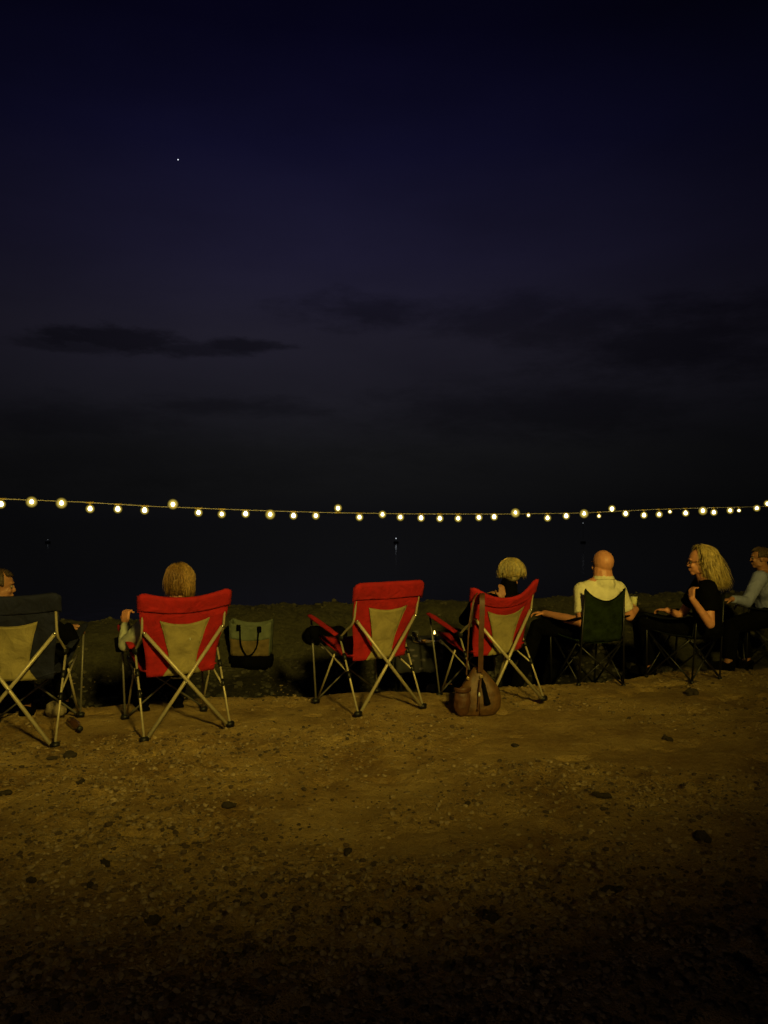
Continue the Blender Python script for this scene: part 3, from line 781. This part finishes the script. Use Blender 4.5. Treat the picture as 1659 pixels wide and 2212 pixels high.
# ponytailed person
loc, ang = (-1.585, 5.87), 29
hp = to_local(P(384, 1252, 5.78), loc, ang); wr = to_local(P(271, 1346, 5.95), loc, ang)
r, at = person('person with long honey-brown hair seen from behind in a red chair, fist raised', loc, ang, dict(
    j=base_pose(loc, ang, head=hp, neck=hp + Vector((0, -.02, -.13)), chest=(0, -.16, .76), shL=(-.175, -.12, .88), shR=(.175, -.12, .88), elL=wr + Vector((-.02, -.10, -.15)) , wrL=wr, hips=(0, -.06, .50)),
    face=(-.35, .9, -.05), skin=SKINP, shirt=OLIVEC, trousers=BLACKF, sleeve='long', handL=HD((.05, .1, 1), (.8, .5, 0), 1, 1.25), handR=HD((0, 1, 0), (0, 0, -1), -1, .3), handk=1.05))
strands('hair', shell_guides(at, 60, 300, 26, .14, out=.95, flare=-.01), HAIRD, r, .0026, .008, 2200, wave=.010, scalp=(at, .92))
strands('ponytail', shell_guides(at, 120, 190, 10, .17, out=1.03, flare=-.005), mat('light_honey_hair', (.36, .21, .065), .45, noise=.3, nscale=60), r, .0028, .012, 700, wave=.012)

strands('hair_wisps', shell_guides(at, 70, 290, 20, .15, out=.98), MATS['light_honey_hair'], r, .0016, .014, 200, wave=.015)
# bobbed blonde
loc, ang = (.93, 6.77), 24
hp = to_local(P(1103, 1240, 6.68), loc, ang); wr = to_local(P(1083, 1292, 6.50), loc, ang)
r, at = person('person with a short ash-blonde bob seen from behind, hand held to the neck', loc, ang, dict(
    j=base_pose(loc, ang, head=hp, neck=hp + Vector((-.02, .0, -.14)), chest=(0, -.13, .74), shL=(-.17, -.09, .86), shR=(.17, -.12, .87), elL=(-.24, .02, .70), wrL=wr, hips=(0, -.04, .50), knL=(-.16, .40, .50), knR=(.10, .42, .50)),
    hk=1.0, turtle=True, face=(.25, .95, -.15), skin=SKIN, shirt=BLACKF, trousers=BLACKF, sleeve='long', handL=HD((.1, .1, 1), (.2, 1, 0), 1, .35), handR=HD((0, 1, 0), (0, 0, -1), -1, .3), handk=.8))
strands('hair', shell_guides(at, 50, 310, 30, .055, out=1.16, flare=-.014), HAIRS, r, .0028, .007, 2400, wave=.006, scalp=(at, 1.08))

strands('hair_wisps', shell_guides(at, 50, 310, 24, .065, out=1.17), HAIRB, r, .0020, .012, 260, wave=.008)
# bald person in cream
loc, ang = (1.955, 7.43), 17
hp = to_local(P(1301, 1220, 7.32), loc, ang)
elb = to_local(P(1258, 1344, 7.16), loc, ang); wr = to_local(P(1176, 1325, 7.62), loc, ang)
elr = to_local(P(1358, 1330, 7.46), loc, ang); wrr = to_local(P(1372, 1316, 7.66), loc, ang)
r, at = person('bald person in a cream short-sleeved collared shirt, back to the viewer, arm stretched left', loc, ang, dict(
    j=base_pose(loc, ang, head=hp, neck=hp + Vector((0, -.012, -.108)), hips=(.04, -.02, .52), chest=(.06, -.12, .78), shL=(-.125, -.12, .90), shR=(.265, -.12, .90), elL=elb, wrL=wr, elR=elr, wrR=wrr,
                knL=(-.34, .34, .50), anL=(-.52, .50, .1), knR=(.0, .44, .50), anR=(-.12, .58, .1)),
    face=(-.12, 1, -.05), skin=SKINP, shirt=CREAM, trousers=BLACKF, sleeve='short', slv=.74, slr=1.06, collar=True, k=1.04, ak=1.35, hk=1.18, ears=False, nk=1.55,
    handL=HD((-.8, .6, .1), (0, 0, -1), 1, .5), handR=HD((.1, 1, .2), (-1, 0, 0), -1, .8)))

# blonde woman in black
loc, ang = (2.975, 7.67), 36
hp = to_local(P(1510, 1214, 7.45), loc, ang)
elb = to_local(P(1533, 1348, 7.16), loc, ang); wr = to_local(P(1494, 1293, 7.12), loc, ang)
shl = to_local(P(1528, 1270, 7.28), loc, ang); shr = to_local(P(1515, 1262, 7.62), loc, ang)
nk = to_local(P(1521, 1247, 7.46), loc, ang); hpn = to_local(P(1530, 1372, 7.52), loc, ang); ch = to_local(P(1524, 1296, 7.45), loc, ang)
hpn.z = .50
kL = to_local(P(1392, 1345, 7.75), loc, ang); kR = to_local(P(1380, 1338, 7.95), loc, ang)
r, at = person('person with long wavy blonde hair and black short-sleeved top, arm bent to chest', loc, ang, dict(
    j=base_pose(loc, ang, head=hp, neck=nk, chest=ch, hips=hpn, shL=shl, shR=shr, elL=elb, wrL=wr, elR=to_local(P(1470, 1330, 7.75), loc, ang), wrR=to_local(P(1440, 1318, 7.7), loc, ang),
                knL=kL, knR=kR, anL=to_local(P(1402, 1440, 7.9), loc, ang), anR=to_local(P(1388, 1430, 8.05), loc, ang)),
    face=to_local(Vector((loc[0] - 1, loc[1] + .22, -.08)), loc, ang), skin=SKINP, shirt=BLACKF, trousers=BLACKF, sleeve='short', slv=.66, slr=1.22, eyes=True, k=.98, ak=1.12, hk=1.12, handk=1.0, foot=(-.2, 1, 0), ears=False,
    handL=HD(to_local(Vector((loc[0] + .05, loc[1] + .2, 1)), loc, ang), to_local(Vector((loc[0] + .9, loc[1] + .3, 0)), loc, ang), 1, .9), handR=HD((0, 1, 0), (0, 0, -1), -1, .4)))
GG = shell_guides(at, 72, 266, 26, .30, out=1.16, flare=.0, drop=to_local(Vector((loc[0] + .36, loc[1] - .04, -1)), loc, ang).normalized())
strands('hair', GG, HAIRB, r, .0021, .024, 5200, wave=.034, scalp=(at, 1.16))
strands('hair_wisps', GG, mat('light_blonde_hair', (.68, .52, .22), .5, noise=.2, nscale=25), r, .0016, .034, 700, wave=.055)
for q_ in (-1, 1):
    tube('glasses', [at(q_ * .004, .104, .012), at(q_ * .030, .104, .018), at(q_ * .056, .094, .012), at(q_ * .052, .096, -.012), at(q_ * .028, .102, -.016), at(q_ * .006, .104, .002)], .0022, PLASTIC, r, 6)
    tube('glasses', [at(q_ * .058, .092, .012), at(q_ * .078, .04, .010), at(q_ * .084, -.01, .012)], .0024, PLASTIC, r, 6)

# person in pale blue at the right edge
loc, ang = (4.22, 8.45), 70
hp = to_local(P(1641, 1205, 8.45), loc, ang)
def lp(px, py, y): return to_local(P(px, py, y), loc, ang)
hpn = lp(1668, 1368, 8.45); hpn.z = .52
r, at = person('person in a pale blue long-sleeved shirt leaning forward, cut off by the right edge', loc, ang, dict(
    j=base_pose(loc, ang, head=hp, neck=lp(1654, 1237, 8.5), chest=lp(1656, 1284, 8.5), hips=hpn, shL=lp(1640, 1248, 8.25), shR=lp(1652, 1250, 8.75),
                elL=lp(1612, 1300, 8.1), wrL=lp(1580, 1294, 7.95), elR=lp(1640, 1316, 8.8), wrR=lp(1612, 1306, 8.75), knL=lp(1580, 1352, 8.15), knR=lp(1598, 1346, 8.65), anL=lp(1572, 1432, 8.1), anR=lp(1612, 1430, 8.6)),
    face=to_local(Vector((loc[0] - 1, loc[1] + .35, -.05)), loc, ang), skin=SKIN, shirt=PALEBLUE, trousers=BLACKF, sleeve='long', eyes=True, k=1.12, ak=1.15, foot=(.2, 1, 0),
    handL=HD(to_local(Vector((loc[0] - 1, loc[1], -.1)), loc, ang), (0, 0, -1), 1, .6), handR=HD((0, 1, 0), (0, 0, -1), -1, .5)))
strands('hair', shell_guides(at, 75, 285, 20, .015, top=.114, spread=.086, back=.106), HAIRK, r, .005, .004, 460)
strands('hair', shell_guides(at, -75, 54, 14, .02, top=.114, spread=.086, back=.106, front=True), HAIRK, r, .005, .004, 320)

# ---------------------------------------------------------------- tote bag
p = hit(543, 1434)
r = root('tote_bag', 'pale and tan canvas tote bag with black base and black handles, behind the red chair', 'tote bag', p, R(-4))
def tote(u, v):
    x = u * 2 - 1; wv = lerp(.205, .225, v)
    return (x * wv, -.085 - .012 * (1 - x * x) + .008 * float(vnoise(x * 3, v * 4, 3)), lerp(.10, .46 - .05 * (1 - x * x), v))
def tote_b(u, v): q = tote(u, v); return (q[0], .085 + .02 * (1 - (u * 2 - 1) ** 2), q[2] + .02 * v)
sheet('front_panel', lambda u, v: tote(u, v * .52), 14, 6, CANVAST, r, .006); sheet('front_panel', lambda u, v: tote(u, .52 + v * .48), 14, 8, CANVAS, r, .006)
sheet('back_panel', tote_b, 12, 8, CANVAS, r, .006)
for s in (0, 1):
    sheet('side_panel', lambda u, v, s=s: tuple(lerp(Vector(tote(s, v)), Vector(tote_b(s, v)), u)), 5, 8, CANVAS, r, .006)
bm_obj('base', box_bm(.45, .22, .17, .03, (0, 0, .035)), BLACKF, r)
tube('handle', [(-.10, -.10, .41), (-.095, -.115, .33), (-.085, -.12, .22), (-.04, -.12, .125), (.0, -.12, .105), (.05, -.12, .14), (.09, -.12, .22), (.10, -.115, .33), (.105, -.10, .39)], .0085, BLACKF, r, 8, 5)
for x, z in ((-.115, .40), (.11, .385)): bm_obj('handle_patch', box_bm(.045, .008, .065, .003, (x, -.108, z)), BLACKF, r)

# ---------------------------------------------------------------- low table with cloth and what is on it
tx, ty = .56, 7.72; TZ = .355
tz0 = gz(tx, ty)
r = root('camp_table', 'low folding table under a dark patterned cloth, half hidden behind the empty red chair', 'table', (tx, ty, tz0), R(6))
H = TZ - tz0
bm_obj('table_top', box_bm(.92, .50, .025, .005, (0, 0, H - .0125)), DARKTUBE, r)
for a in (-1, 1):
    for c in (-1, 1): tube('leg', [(a * .42, c * .21, 0), (a * .42, c * .21, H - .02)], .012, DARKTUBE, r)
pm = bpy.data.materials.new('dark_patterned_cloth'); pm.use_nodes = True; t = NT(pm.node_tree); b = pm.node_tree.nodes['Principled BSDF']
co = t.n('ShaderNodeTexCoord').outputs['Object']
mp = t.n('ShaderNodeMapping', ins={'Vector': co, 'Scale': (9, 9, 22)}).outputs[0]
vo = t.n('ShaderNodeTexVoronoi', ins={'Vector': mp, 'Scale': 1.0}).outputs['Distance']
mx = t.n('ShaderNodeMix', data_type='RGBA'); pm.node_tree.links.new(t.n('ShaderNodeMapRange', ins={0: vo, 1: .30, 2: .22}).outputs[0], mx.inputs[0])
mx.inputs[6].default_value = (.010, .010, .012, 1); mx.inputs[7].default_value = (.055, .048, .055, 1)
pm.node_tree.links.new(mx.outputs[2], b.inputs['Base Color']); b.inputs['Roughness'].default_value = .9
cl_ = root('tablecloth', 'dark tablecloth with pale flecks hanging over the low table', 'tablecloth', (tx, ty, tz0), R(6))
sheet('cloth_top', lambda u, v: ((u - .5) * .96, (v - .5) * .54, H + .006), 10, 6, pm, cl_, .004)
sheet('front_drop', lambda u, v: ((u - .5) * .965, -.272 - .025 * v * (1 + math.sin(u * 40)), H + .004 - .26 * v), 40, 6, pm, cl_, .004)
for s in (-1, 1): sheet('side_drop', lambda u, v, s=s: (s * (.482 + .02 * v * (1 + math.sin(u * 22))), (u - .5) * .54, H + .004 - .26 * v), 20, 5, pm, cl_, .004)
def on_table(px, y): x = (px - 829) / F * y; return Vector((x, y, TZ + .010))
cp = on_table(938, 7.62)
r = root('candle_jar', 'small lit candle in a glass jar on the dark tablecloth', 'candle', cp)
lathe('jar', [(.034, 0), (.036, .004), (.036, .075), (.033, .075), (.033, .008), (.001, .006)], GLASSC, r, 20)
lathe('wax', [(.031, .009), (.031, .028), (.004, .030)], WHITE, r, 16)
FL = emis('candle_flame', (1, .62, .16), 9.0)
lathe('flame', [(.002, .033), (.009, .045), (.0105, .058), (.007, .082), (.001, .105)], FL, r, 10)
cp = on_table(896, 7.60)
r = root('tumbler', 'clear glass tumbler catching a highlight left of the candle', 'glass', cp)
lathe('glass_wall', [(.030, 0), (.036, .10), (.033, .10), (.028, .008)], GLASSC, r, 20)
lathe('drink', [(.026, .008), (.031, .05), (.001, .051)], mat('amber_drink', (.35, .2, .05), .1), r, 16)
cp = on_table(868, 7.78)
r = root('water_bottle', 'white plastic bottle standing at the back of the low table', 'bottle', cp)
lathe('bottle_body', [(.032, 0), (.035, .01), (.035, .12), (.030, .15), (.014, .172), (.013, .19)], WHITE, r, 18); lathe('cap', [(.016, .19), (.016, .21), (.010, .212)], CANVAS, r, 14)
cp = on_table(912, 7.52)
r = root('plate', 'shallow plate with food scraps in front of the glass tumbler', 'plate', cp)
lathe('dish', [(.05, 0), (.095, .014), (.092, .017), (.048, .006)], mat('tan_plate', (.22, .15, .09), .4), r, 24)
bm_obj('bread', box_bm(.06, .04, .025, .01, (.01, 0, .018)), mat('bread', (.3, .17, .07), .8), r)
cp = on_table(962, 7.55)
r = root('paper_napkin', 'crumpled pale napkin right of the candle on the tablecloth', 'napkin', cp)
sheet('napkin_sheet', lambda u, v: ((u - .5) * .14, (v - .5) * .11, .014 + .016 * float(vnoise(u * 5, v * 5, 8))), 12, 10, mat('dull_napkin', (.14, .11, .10), .9), r, .002)

# black duffel bag beyond the empty red chair
p = hit(700, 1392)
r = root('duffel_bag', 'black duffel bag lying on the bank beyond the empty red chair arm', 'bag', p + Vector((0, 0, .0)), R(8))
bm = bmesh.new(); capsule(bm, (-.14, 0, .10), (.16, 0, .10), .095, .10); ellip(bm, (0, 0, .09), (.24, .11, .10)); remesh('bag_body', bm, .012, BLACKF, r, 3, .008, 9)
tube('handle', [(-.08, -.09, .16), (-.05, -.11, .22), (.03, -.11, .225), (.07, -.09, .165)], .008, BLACKF, r, 8, 4)

# paper cup in the bald person's hand
r = root('paper_cup', 'pale yellow paper cup held beside the bald person', 'cup', P(1368, 1310, 7.74))
lathe('cup_wall', [(.026, 0), (.037, .095), (.034, .095), (.024, .006)], PAPER, r, 20); lathe('rim', [(.036, .094), (.039, .096), (.039, .099), (.036, .100)], WHITE, r, 20)

# bottle lying on the dirt
p = hit(168, 1576)
r = root('glass_bottle', 'brown glass bottle lying on the dirt between the navy and red chairs', 'bottle', p + Vector((-.03, .02, .036)), R(-35))
lathe('bottle_body', [(.010, -.13), (.032, -.125), (.034, -.11), (.034, .04), (.020, .08), (.013, .10), (.013, .14)], GLASSB, r, 20, (0, 0, 0), (1, -.35, .02))
lathe('cap', [(.017, .138), (.020, .142), (.020, .165), (.014, .168)], PLASTIC, r, 16, (0, 0, 0), (1, -.35, .02))

# ---------------------------------------------------------------- brown handbag leaning on the chair
hb = hit(1030, 1540); hb.y = 6.28; hb.x = (1030 - 829) / F * 6.28; hb.z = gz(hb.x, hb.y)
r = root('handbag', 'brown leather slouchy handbag with black tassel standing behind a red chair', 'handbag', hb, R(4))
def bagshape(side):
    def f(u, v):
        a = u * 2 * math.pi; z = v * .375
        wv = interp(v, [(0, .150), (.12, .180), (.35, .185), (.6, .150), (.82, .090), (1, .035)])
        dv = interp(v, [(0, .075), (.15, .095), (.5, .085), (.8, .05), (1, .02)])
        x = math.copysign(abs(math.cos(a)) ** .8, math.cos(a)) * wv + .018 * math.sin(v * 3)
        y = math.copysign(abs(math.sin(a)) ** .8, math.sin(a)) * dv
        n_ = .010 * float(fbm(x * 16 + 3, y * 16, z * 9, 2))
        return (x * (1 + n_ * 3), y - abs(n_) * .9, z + .01 * float(vnoise(x * 9, 2, 2)) * v)
    return f
fb = bagshape(0)
V, Fc = [], []; NU, NV = 40, 26
for j in range(NV + 1):
    for i in range(NU): V.append(fb(i / NU, j / NV))
for j in range(NV):
    for i in range(NU): i2 = (i + 1) % NU; Fc.append((j * NU + i, j * NU + i2, (j + 1) * NU + i2, (j + 1) * NU + i))
Fc.append(tuple(range(NU - 1, -1, -1))); Fc.append(tuple(NV * NU + i for i in range(NU)))
link('bag_body', mesh_from('bag_body', V, Fc), LEATHER, r)
bm = bmesh.new(); ellip(bm, (-.135, -.07, .115), (.070, .045, .120)); pk = remesh('side_pocket', bm, .010, LEATHERD, r, 2, .006, 16)
def flap(u, v): x = u * 2 - 1; return (-.135 + x * .068, -.118 + .04 * x * x - .004 * v, .205 + .03 * v - .012 * (1 - x * x) * (1 - v))
sheet('pocket_rim', flap, 10, 3, LEATHERD, r, .006)
tube('seam', [(.005, -.098, .01), (.0, -.105, .10), (-.005, -.098, .2), (.0, -.075, .29)], .004, LEATHERD, r, 6, 4)
lathe('ring', [(.012, -.003), (.016, -.003), (.016, .003), (.012, .003)], BRASS, r, 16, (.02, -.075, .315), (0, 1, 0))
lathe('ring', [(.009, -.003), (.013, -.003), (.013, .003), (.009, .003)], BRASS, r, 16, (-.085, -.055, .30), (0, 1, 0))
tube('tassel', [(.022, -.085, .305), (.035, -.105, .25), (.05, -.115, .17), (.062, -.118, .10)], [.006, .014, .017, .026], BLACKF, r, 10, 4, .5)
tube('tassel', [(.015, -.085, .30), (.0, -.11, .24), (-.005, -.115, .19)], [.006, .012, .012], LEATHERD, r, 10, 4, .5)
bm_obj('luggage_tag', box_bm(.017, .006, .032, .003, (-.006, -.122, .185)), WHITE, r)
tube('tag_cord', [(-.006, -.118, .165), (-.012, -.118, .11), (-.018, -.112, .05)], .008, LEATHERD, r, 8, 3, .5)
# shoulder strap runs up and over the top of the chair back
def hb_loc(px, py, y): return P(px, py, y) - hb
q = Matrix.Rotation(-R(4), 3, 'Z')
def strap(pts, w_, name):
    pts = bez([q @ Vector(x) for x in pts], 5)
    V = []
    for x in pts: V += [x + Vector((-w_, -.002, 0)), x + Vector((w_, -.002, 0)), x + Vector((w_, .002, 0)), x + Vector((-w_, .002, 0))]
    Fc = []
    for i in range(len(pts) - 1):
        for k in range(4): k2 = (k + 1) % 4; Fc.append((i * 4 + k, i * 4 + k2, (i + 1) * 4 + k2, (i + 1) * 4 + k))
    link(name, mesh_from(name, V, Fc, False), LEATHERD, r)
strap([hb_loc(1037, 1452, 6.21), hb_loc(1038, 1420, 6.19), hb_loc(1039, 1370, 6.15), hb_loc(1041, 1320, 6.14), hb_loc(1041, 1292, 6.16), hb_loc(1041, 1281, 6.24), hb_loc(1040, 1292, 6.38)], .021, 'shoulder_strap')
strap([hb_loc(1007, 1458, 6.22), hb_loc(1009, 1420, 6.20), hb_loc(1013, 1350, 6.16), hb_loc(1022, 1300, 6.17), hb_loc(1030, 1281, 6.24)], .006, 'shoulder_strap')

# ---------------------------------------------------------------- string of bulbs over the shore
A0, A1 = Vector((-4.74, 9.5, 0)), Vector((7.74, 15.5, 0))
def on_line(px):
    k = (px - 829) / F; d = A1 - A0
    t_ = (k * A0.y - A0.x) / (d.x - k * d.y); return A0.y + d.y * t_
B = []
for x, z, f in [(5, 225, 0), (205, 210, 1), (400, 218, 1), (587, 255, 0), (768, 257, 0), (943, 265, 0), (1128, 225, 1), (1295, 280, 0), (1447, 290, 0), (1603, 288, 0)]:
    B.append((x * .3307, 1014.8 + z * .3307, f))
for x, z, f in [(105, 292, 1), (257, 300, 0), (403, 300, 0), (548, 250, 2), (688, 310, 0), (838, 292, 0), (955, 310, 0), (1090, 315, 0), (1213, 318, 0), (1333, 318, 0), (1468, 312, 0), (1568, 308, 0)]:
    B.append((548.5 + x * .3307, 1014.8 + z * .3307, f))
for x, z, f in [(47, 275, 1), (130, 290, 3), (252, 308, 0), (371, 295, 0), (485, 280, 1), (580, 295, 3), (663, 248, 2), (750, 280, 0), (867, 290, 0), (964, 285, 0), (1033, 268, 3), (1133, 277, 0),
                (1243, 262, 1), (1313, 272, 0), (1417, 260, 0), (1473, 260, 3), (1587, 245, 0), (1655, 215, 0)]:
    B.append((1097 + x * .3386, 1014.8 + z * .3386, f))
wire_px = [(-60, 1075), (0, 1077.6), (185, 1085), (331, 1094), (546, 1102.4), (714, 1107.5), (880, 1110), (1097, 1110.6), (1260, 1108), (1400, 1101), (1505, 1097.5), (1659, 1094), (1720, 1090)]
def wire_y(px): return interp(px, wire_px)
r = root('string_lights', 'long string of round glowing bulbs on a thin cable across the dark sky', 'string lights', P(0, wire_y(0), on_line(0)))
O = Vector(r.location)
cab = mat('bulb_cable', (.55, .50, .40), .6)
tube('cable', bez([P(x, wire_y(x), on_line(x)) - O for x in range(-60, 1721, 30)], 3), .0065, cab, r, 6)
HALO = bpy.data.materials.new('bulb_glare_halo'); HALO.use_nodes = True; t = NT(HALO.node_tree); HALO.node_tree.nodes.clear()  # see-through shell whose emission fades by view angle, painting a glare halo
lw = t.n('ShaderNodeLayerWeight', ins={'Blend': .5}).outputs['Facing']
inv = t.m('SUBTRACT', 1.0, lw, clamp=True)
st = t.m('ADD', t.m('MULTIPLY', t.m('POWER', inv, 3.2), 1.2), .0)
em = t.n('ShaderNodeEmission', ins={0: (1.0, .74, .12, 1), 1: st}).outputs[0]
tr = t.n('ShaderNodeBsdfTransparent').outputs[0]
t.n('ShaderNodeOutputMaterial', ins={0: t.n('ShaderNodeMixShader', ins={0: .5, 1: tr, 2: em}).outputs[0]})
BC = emis('bulb_core', (1.0, .86, .48), 16.0)
def ball(name, rad, c, m, parent, sq=1.0):
    bm = bmesh.new(); bmesh.ops.create_uvsphere(bm, u_segments=16, v_segments=10, radius=rad)
    for v in bm.verts: v.co = v.co + Vector(c)
    return bm_obj(name, bm, m, parent)
for px, py, f in B:
    y = on_line(px); c = P(px, py, y) - O; top = P(px, wire_y(px), y) - O
    k = y / 12.0
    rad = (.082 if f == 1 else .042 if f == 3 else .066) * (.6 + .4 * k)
    g_ = ball('bulb', rad, c, HALO, r)  # outer ball is the painted halo, the lit core sits inside
    d = top - c
    if d.length < .03: d = Vector((0, 0, .05))
    dn = d.normalized(); cr_ = rad * (.40 if f != 1 else .30) * rnd.uniform(.88, 1.12)
    lathe('filament', [(cr_ * .2, -cr_), (cr_ * .75, -cr_ * .72), (cr_, -cr_ * .1), (cr_ * .9, cr_ * .45), (cr_ * .5, cr_ * 1.1), (cr_ * .2, cr_ * 1.7)], BC, g_, 14, c, dn)
    tube('socket', [c + d.normalized() * rad * .40, c + d.normalized() * max(d.length, rad * .6)], .012, mat('amber_socket', (.75, .55, .14), .5), g_, 8)
    tube('cable_clip', [top - (A1 - A0).normalized() * .05, top + (A1 - A0).normalized() * .05], .010, mat('amber_socket', (.75, .55, .14), .5), g_, 6)
for s, px in ((-1, -62), (1, 1722)):
    y = on_line(px); top = P(px, wire_y(px), y); g0 = gz(top.x, top.y)
    po_ = root('post', 'wooden post holding up the far %s end of the bulb string' % ('left' if s < 0 else 'right'), 'post', (top.x, top.y, min(g0, top.z - 1)))
    tube('pole', [(0, 0, -.3), (0, 0, top.z - po_.location.z + .08)], .045, mat('weathered_wood', (.12, .08, .05), .9), po_, 10)

# ---------------------------------------------------------------- star and far lights on the water
st_ = ball('star', 6.0, (0, 0, 0), emis('star_light', (.85, .9, 1.0), 1.6), None); st_.location = P(383, 343, 9000); tag(st_, 'single bright white star high in the left of the sky', 'star')
for px, py, y, rad, s, lb in ((855, 1163, 150, .10, .8, 'small white boat light just below the bulbs at mid picture'), (103, 1166, 150, .05, .25, 'very faint boat light low at far left under the bulbs'),
                           (1259, 1130, 150, .10, .16, 'dim grey light right under the bulbs above the bald person')):
    r = root('distant_light', lb, 'boat light', P(px, py, y)); z0 = r.location.z
    ball('lamp_globe', rad, (0, 0, 0), emis('far_light', (.85, .92, 1.0), s), r)
    tube('mast', [(0, 0, -3.0 - z0), (0, 0, -.05)], .02, PLASTIC, r, 6)
    bm = box_bm(1.1, .5, .35, .08, (0, 0, -3.5 - z0), .75); bm_obj('hull', bm, mat('dark_hull', (.006, .006, .008), .8), r)
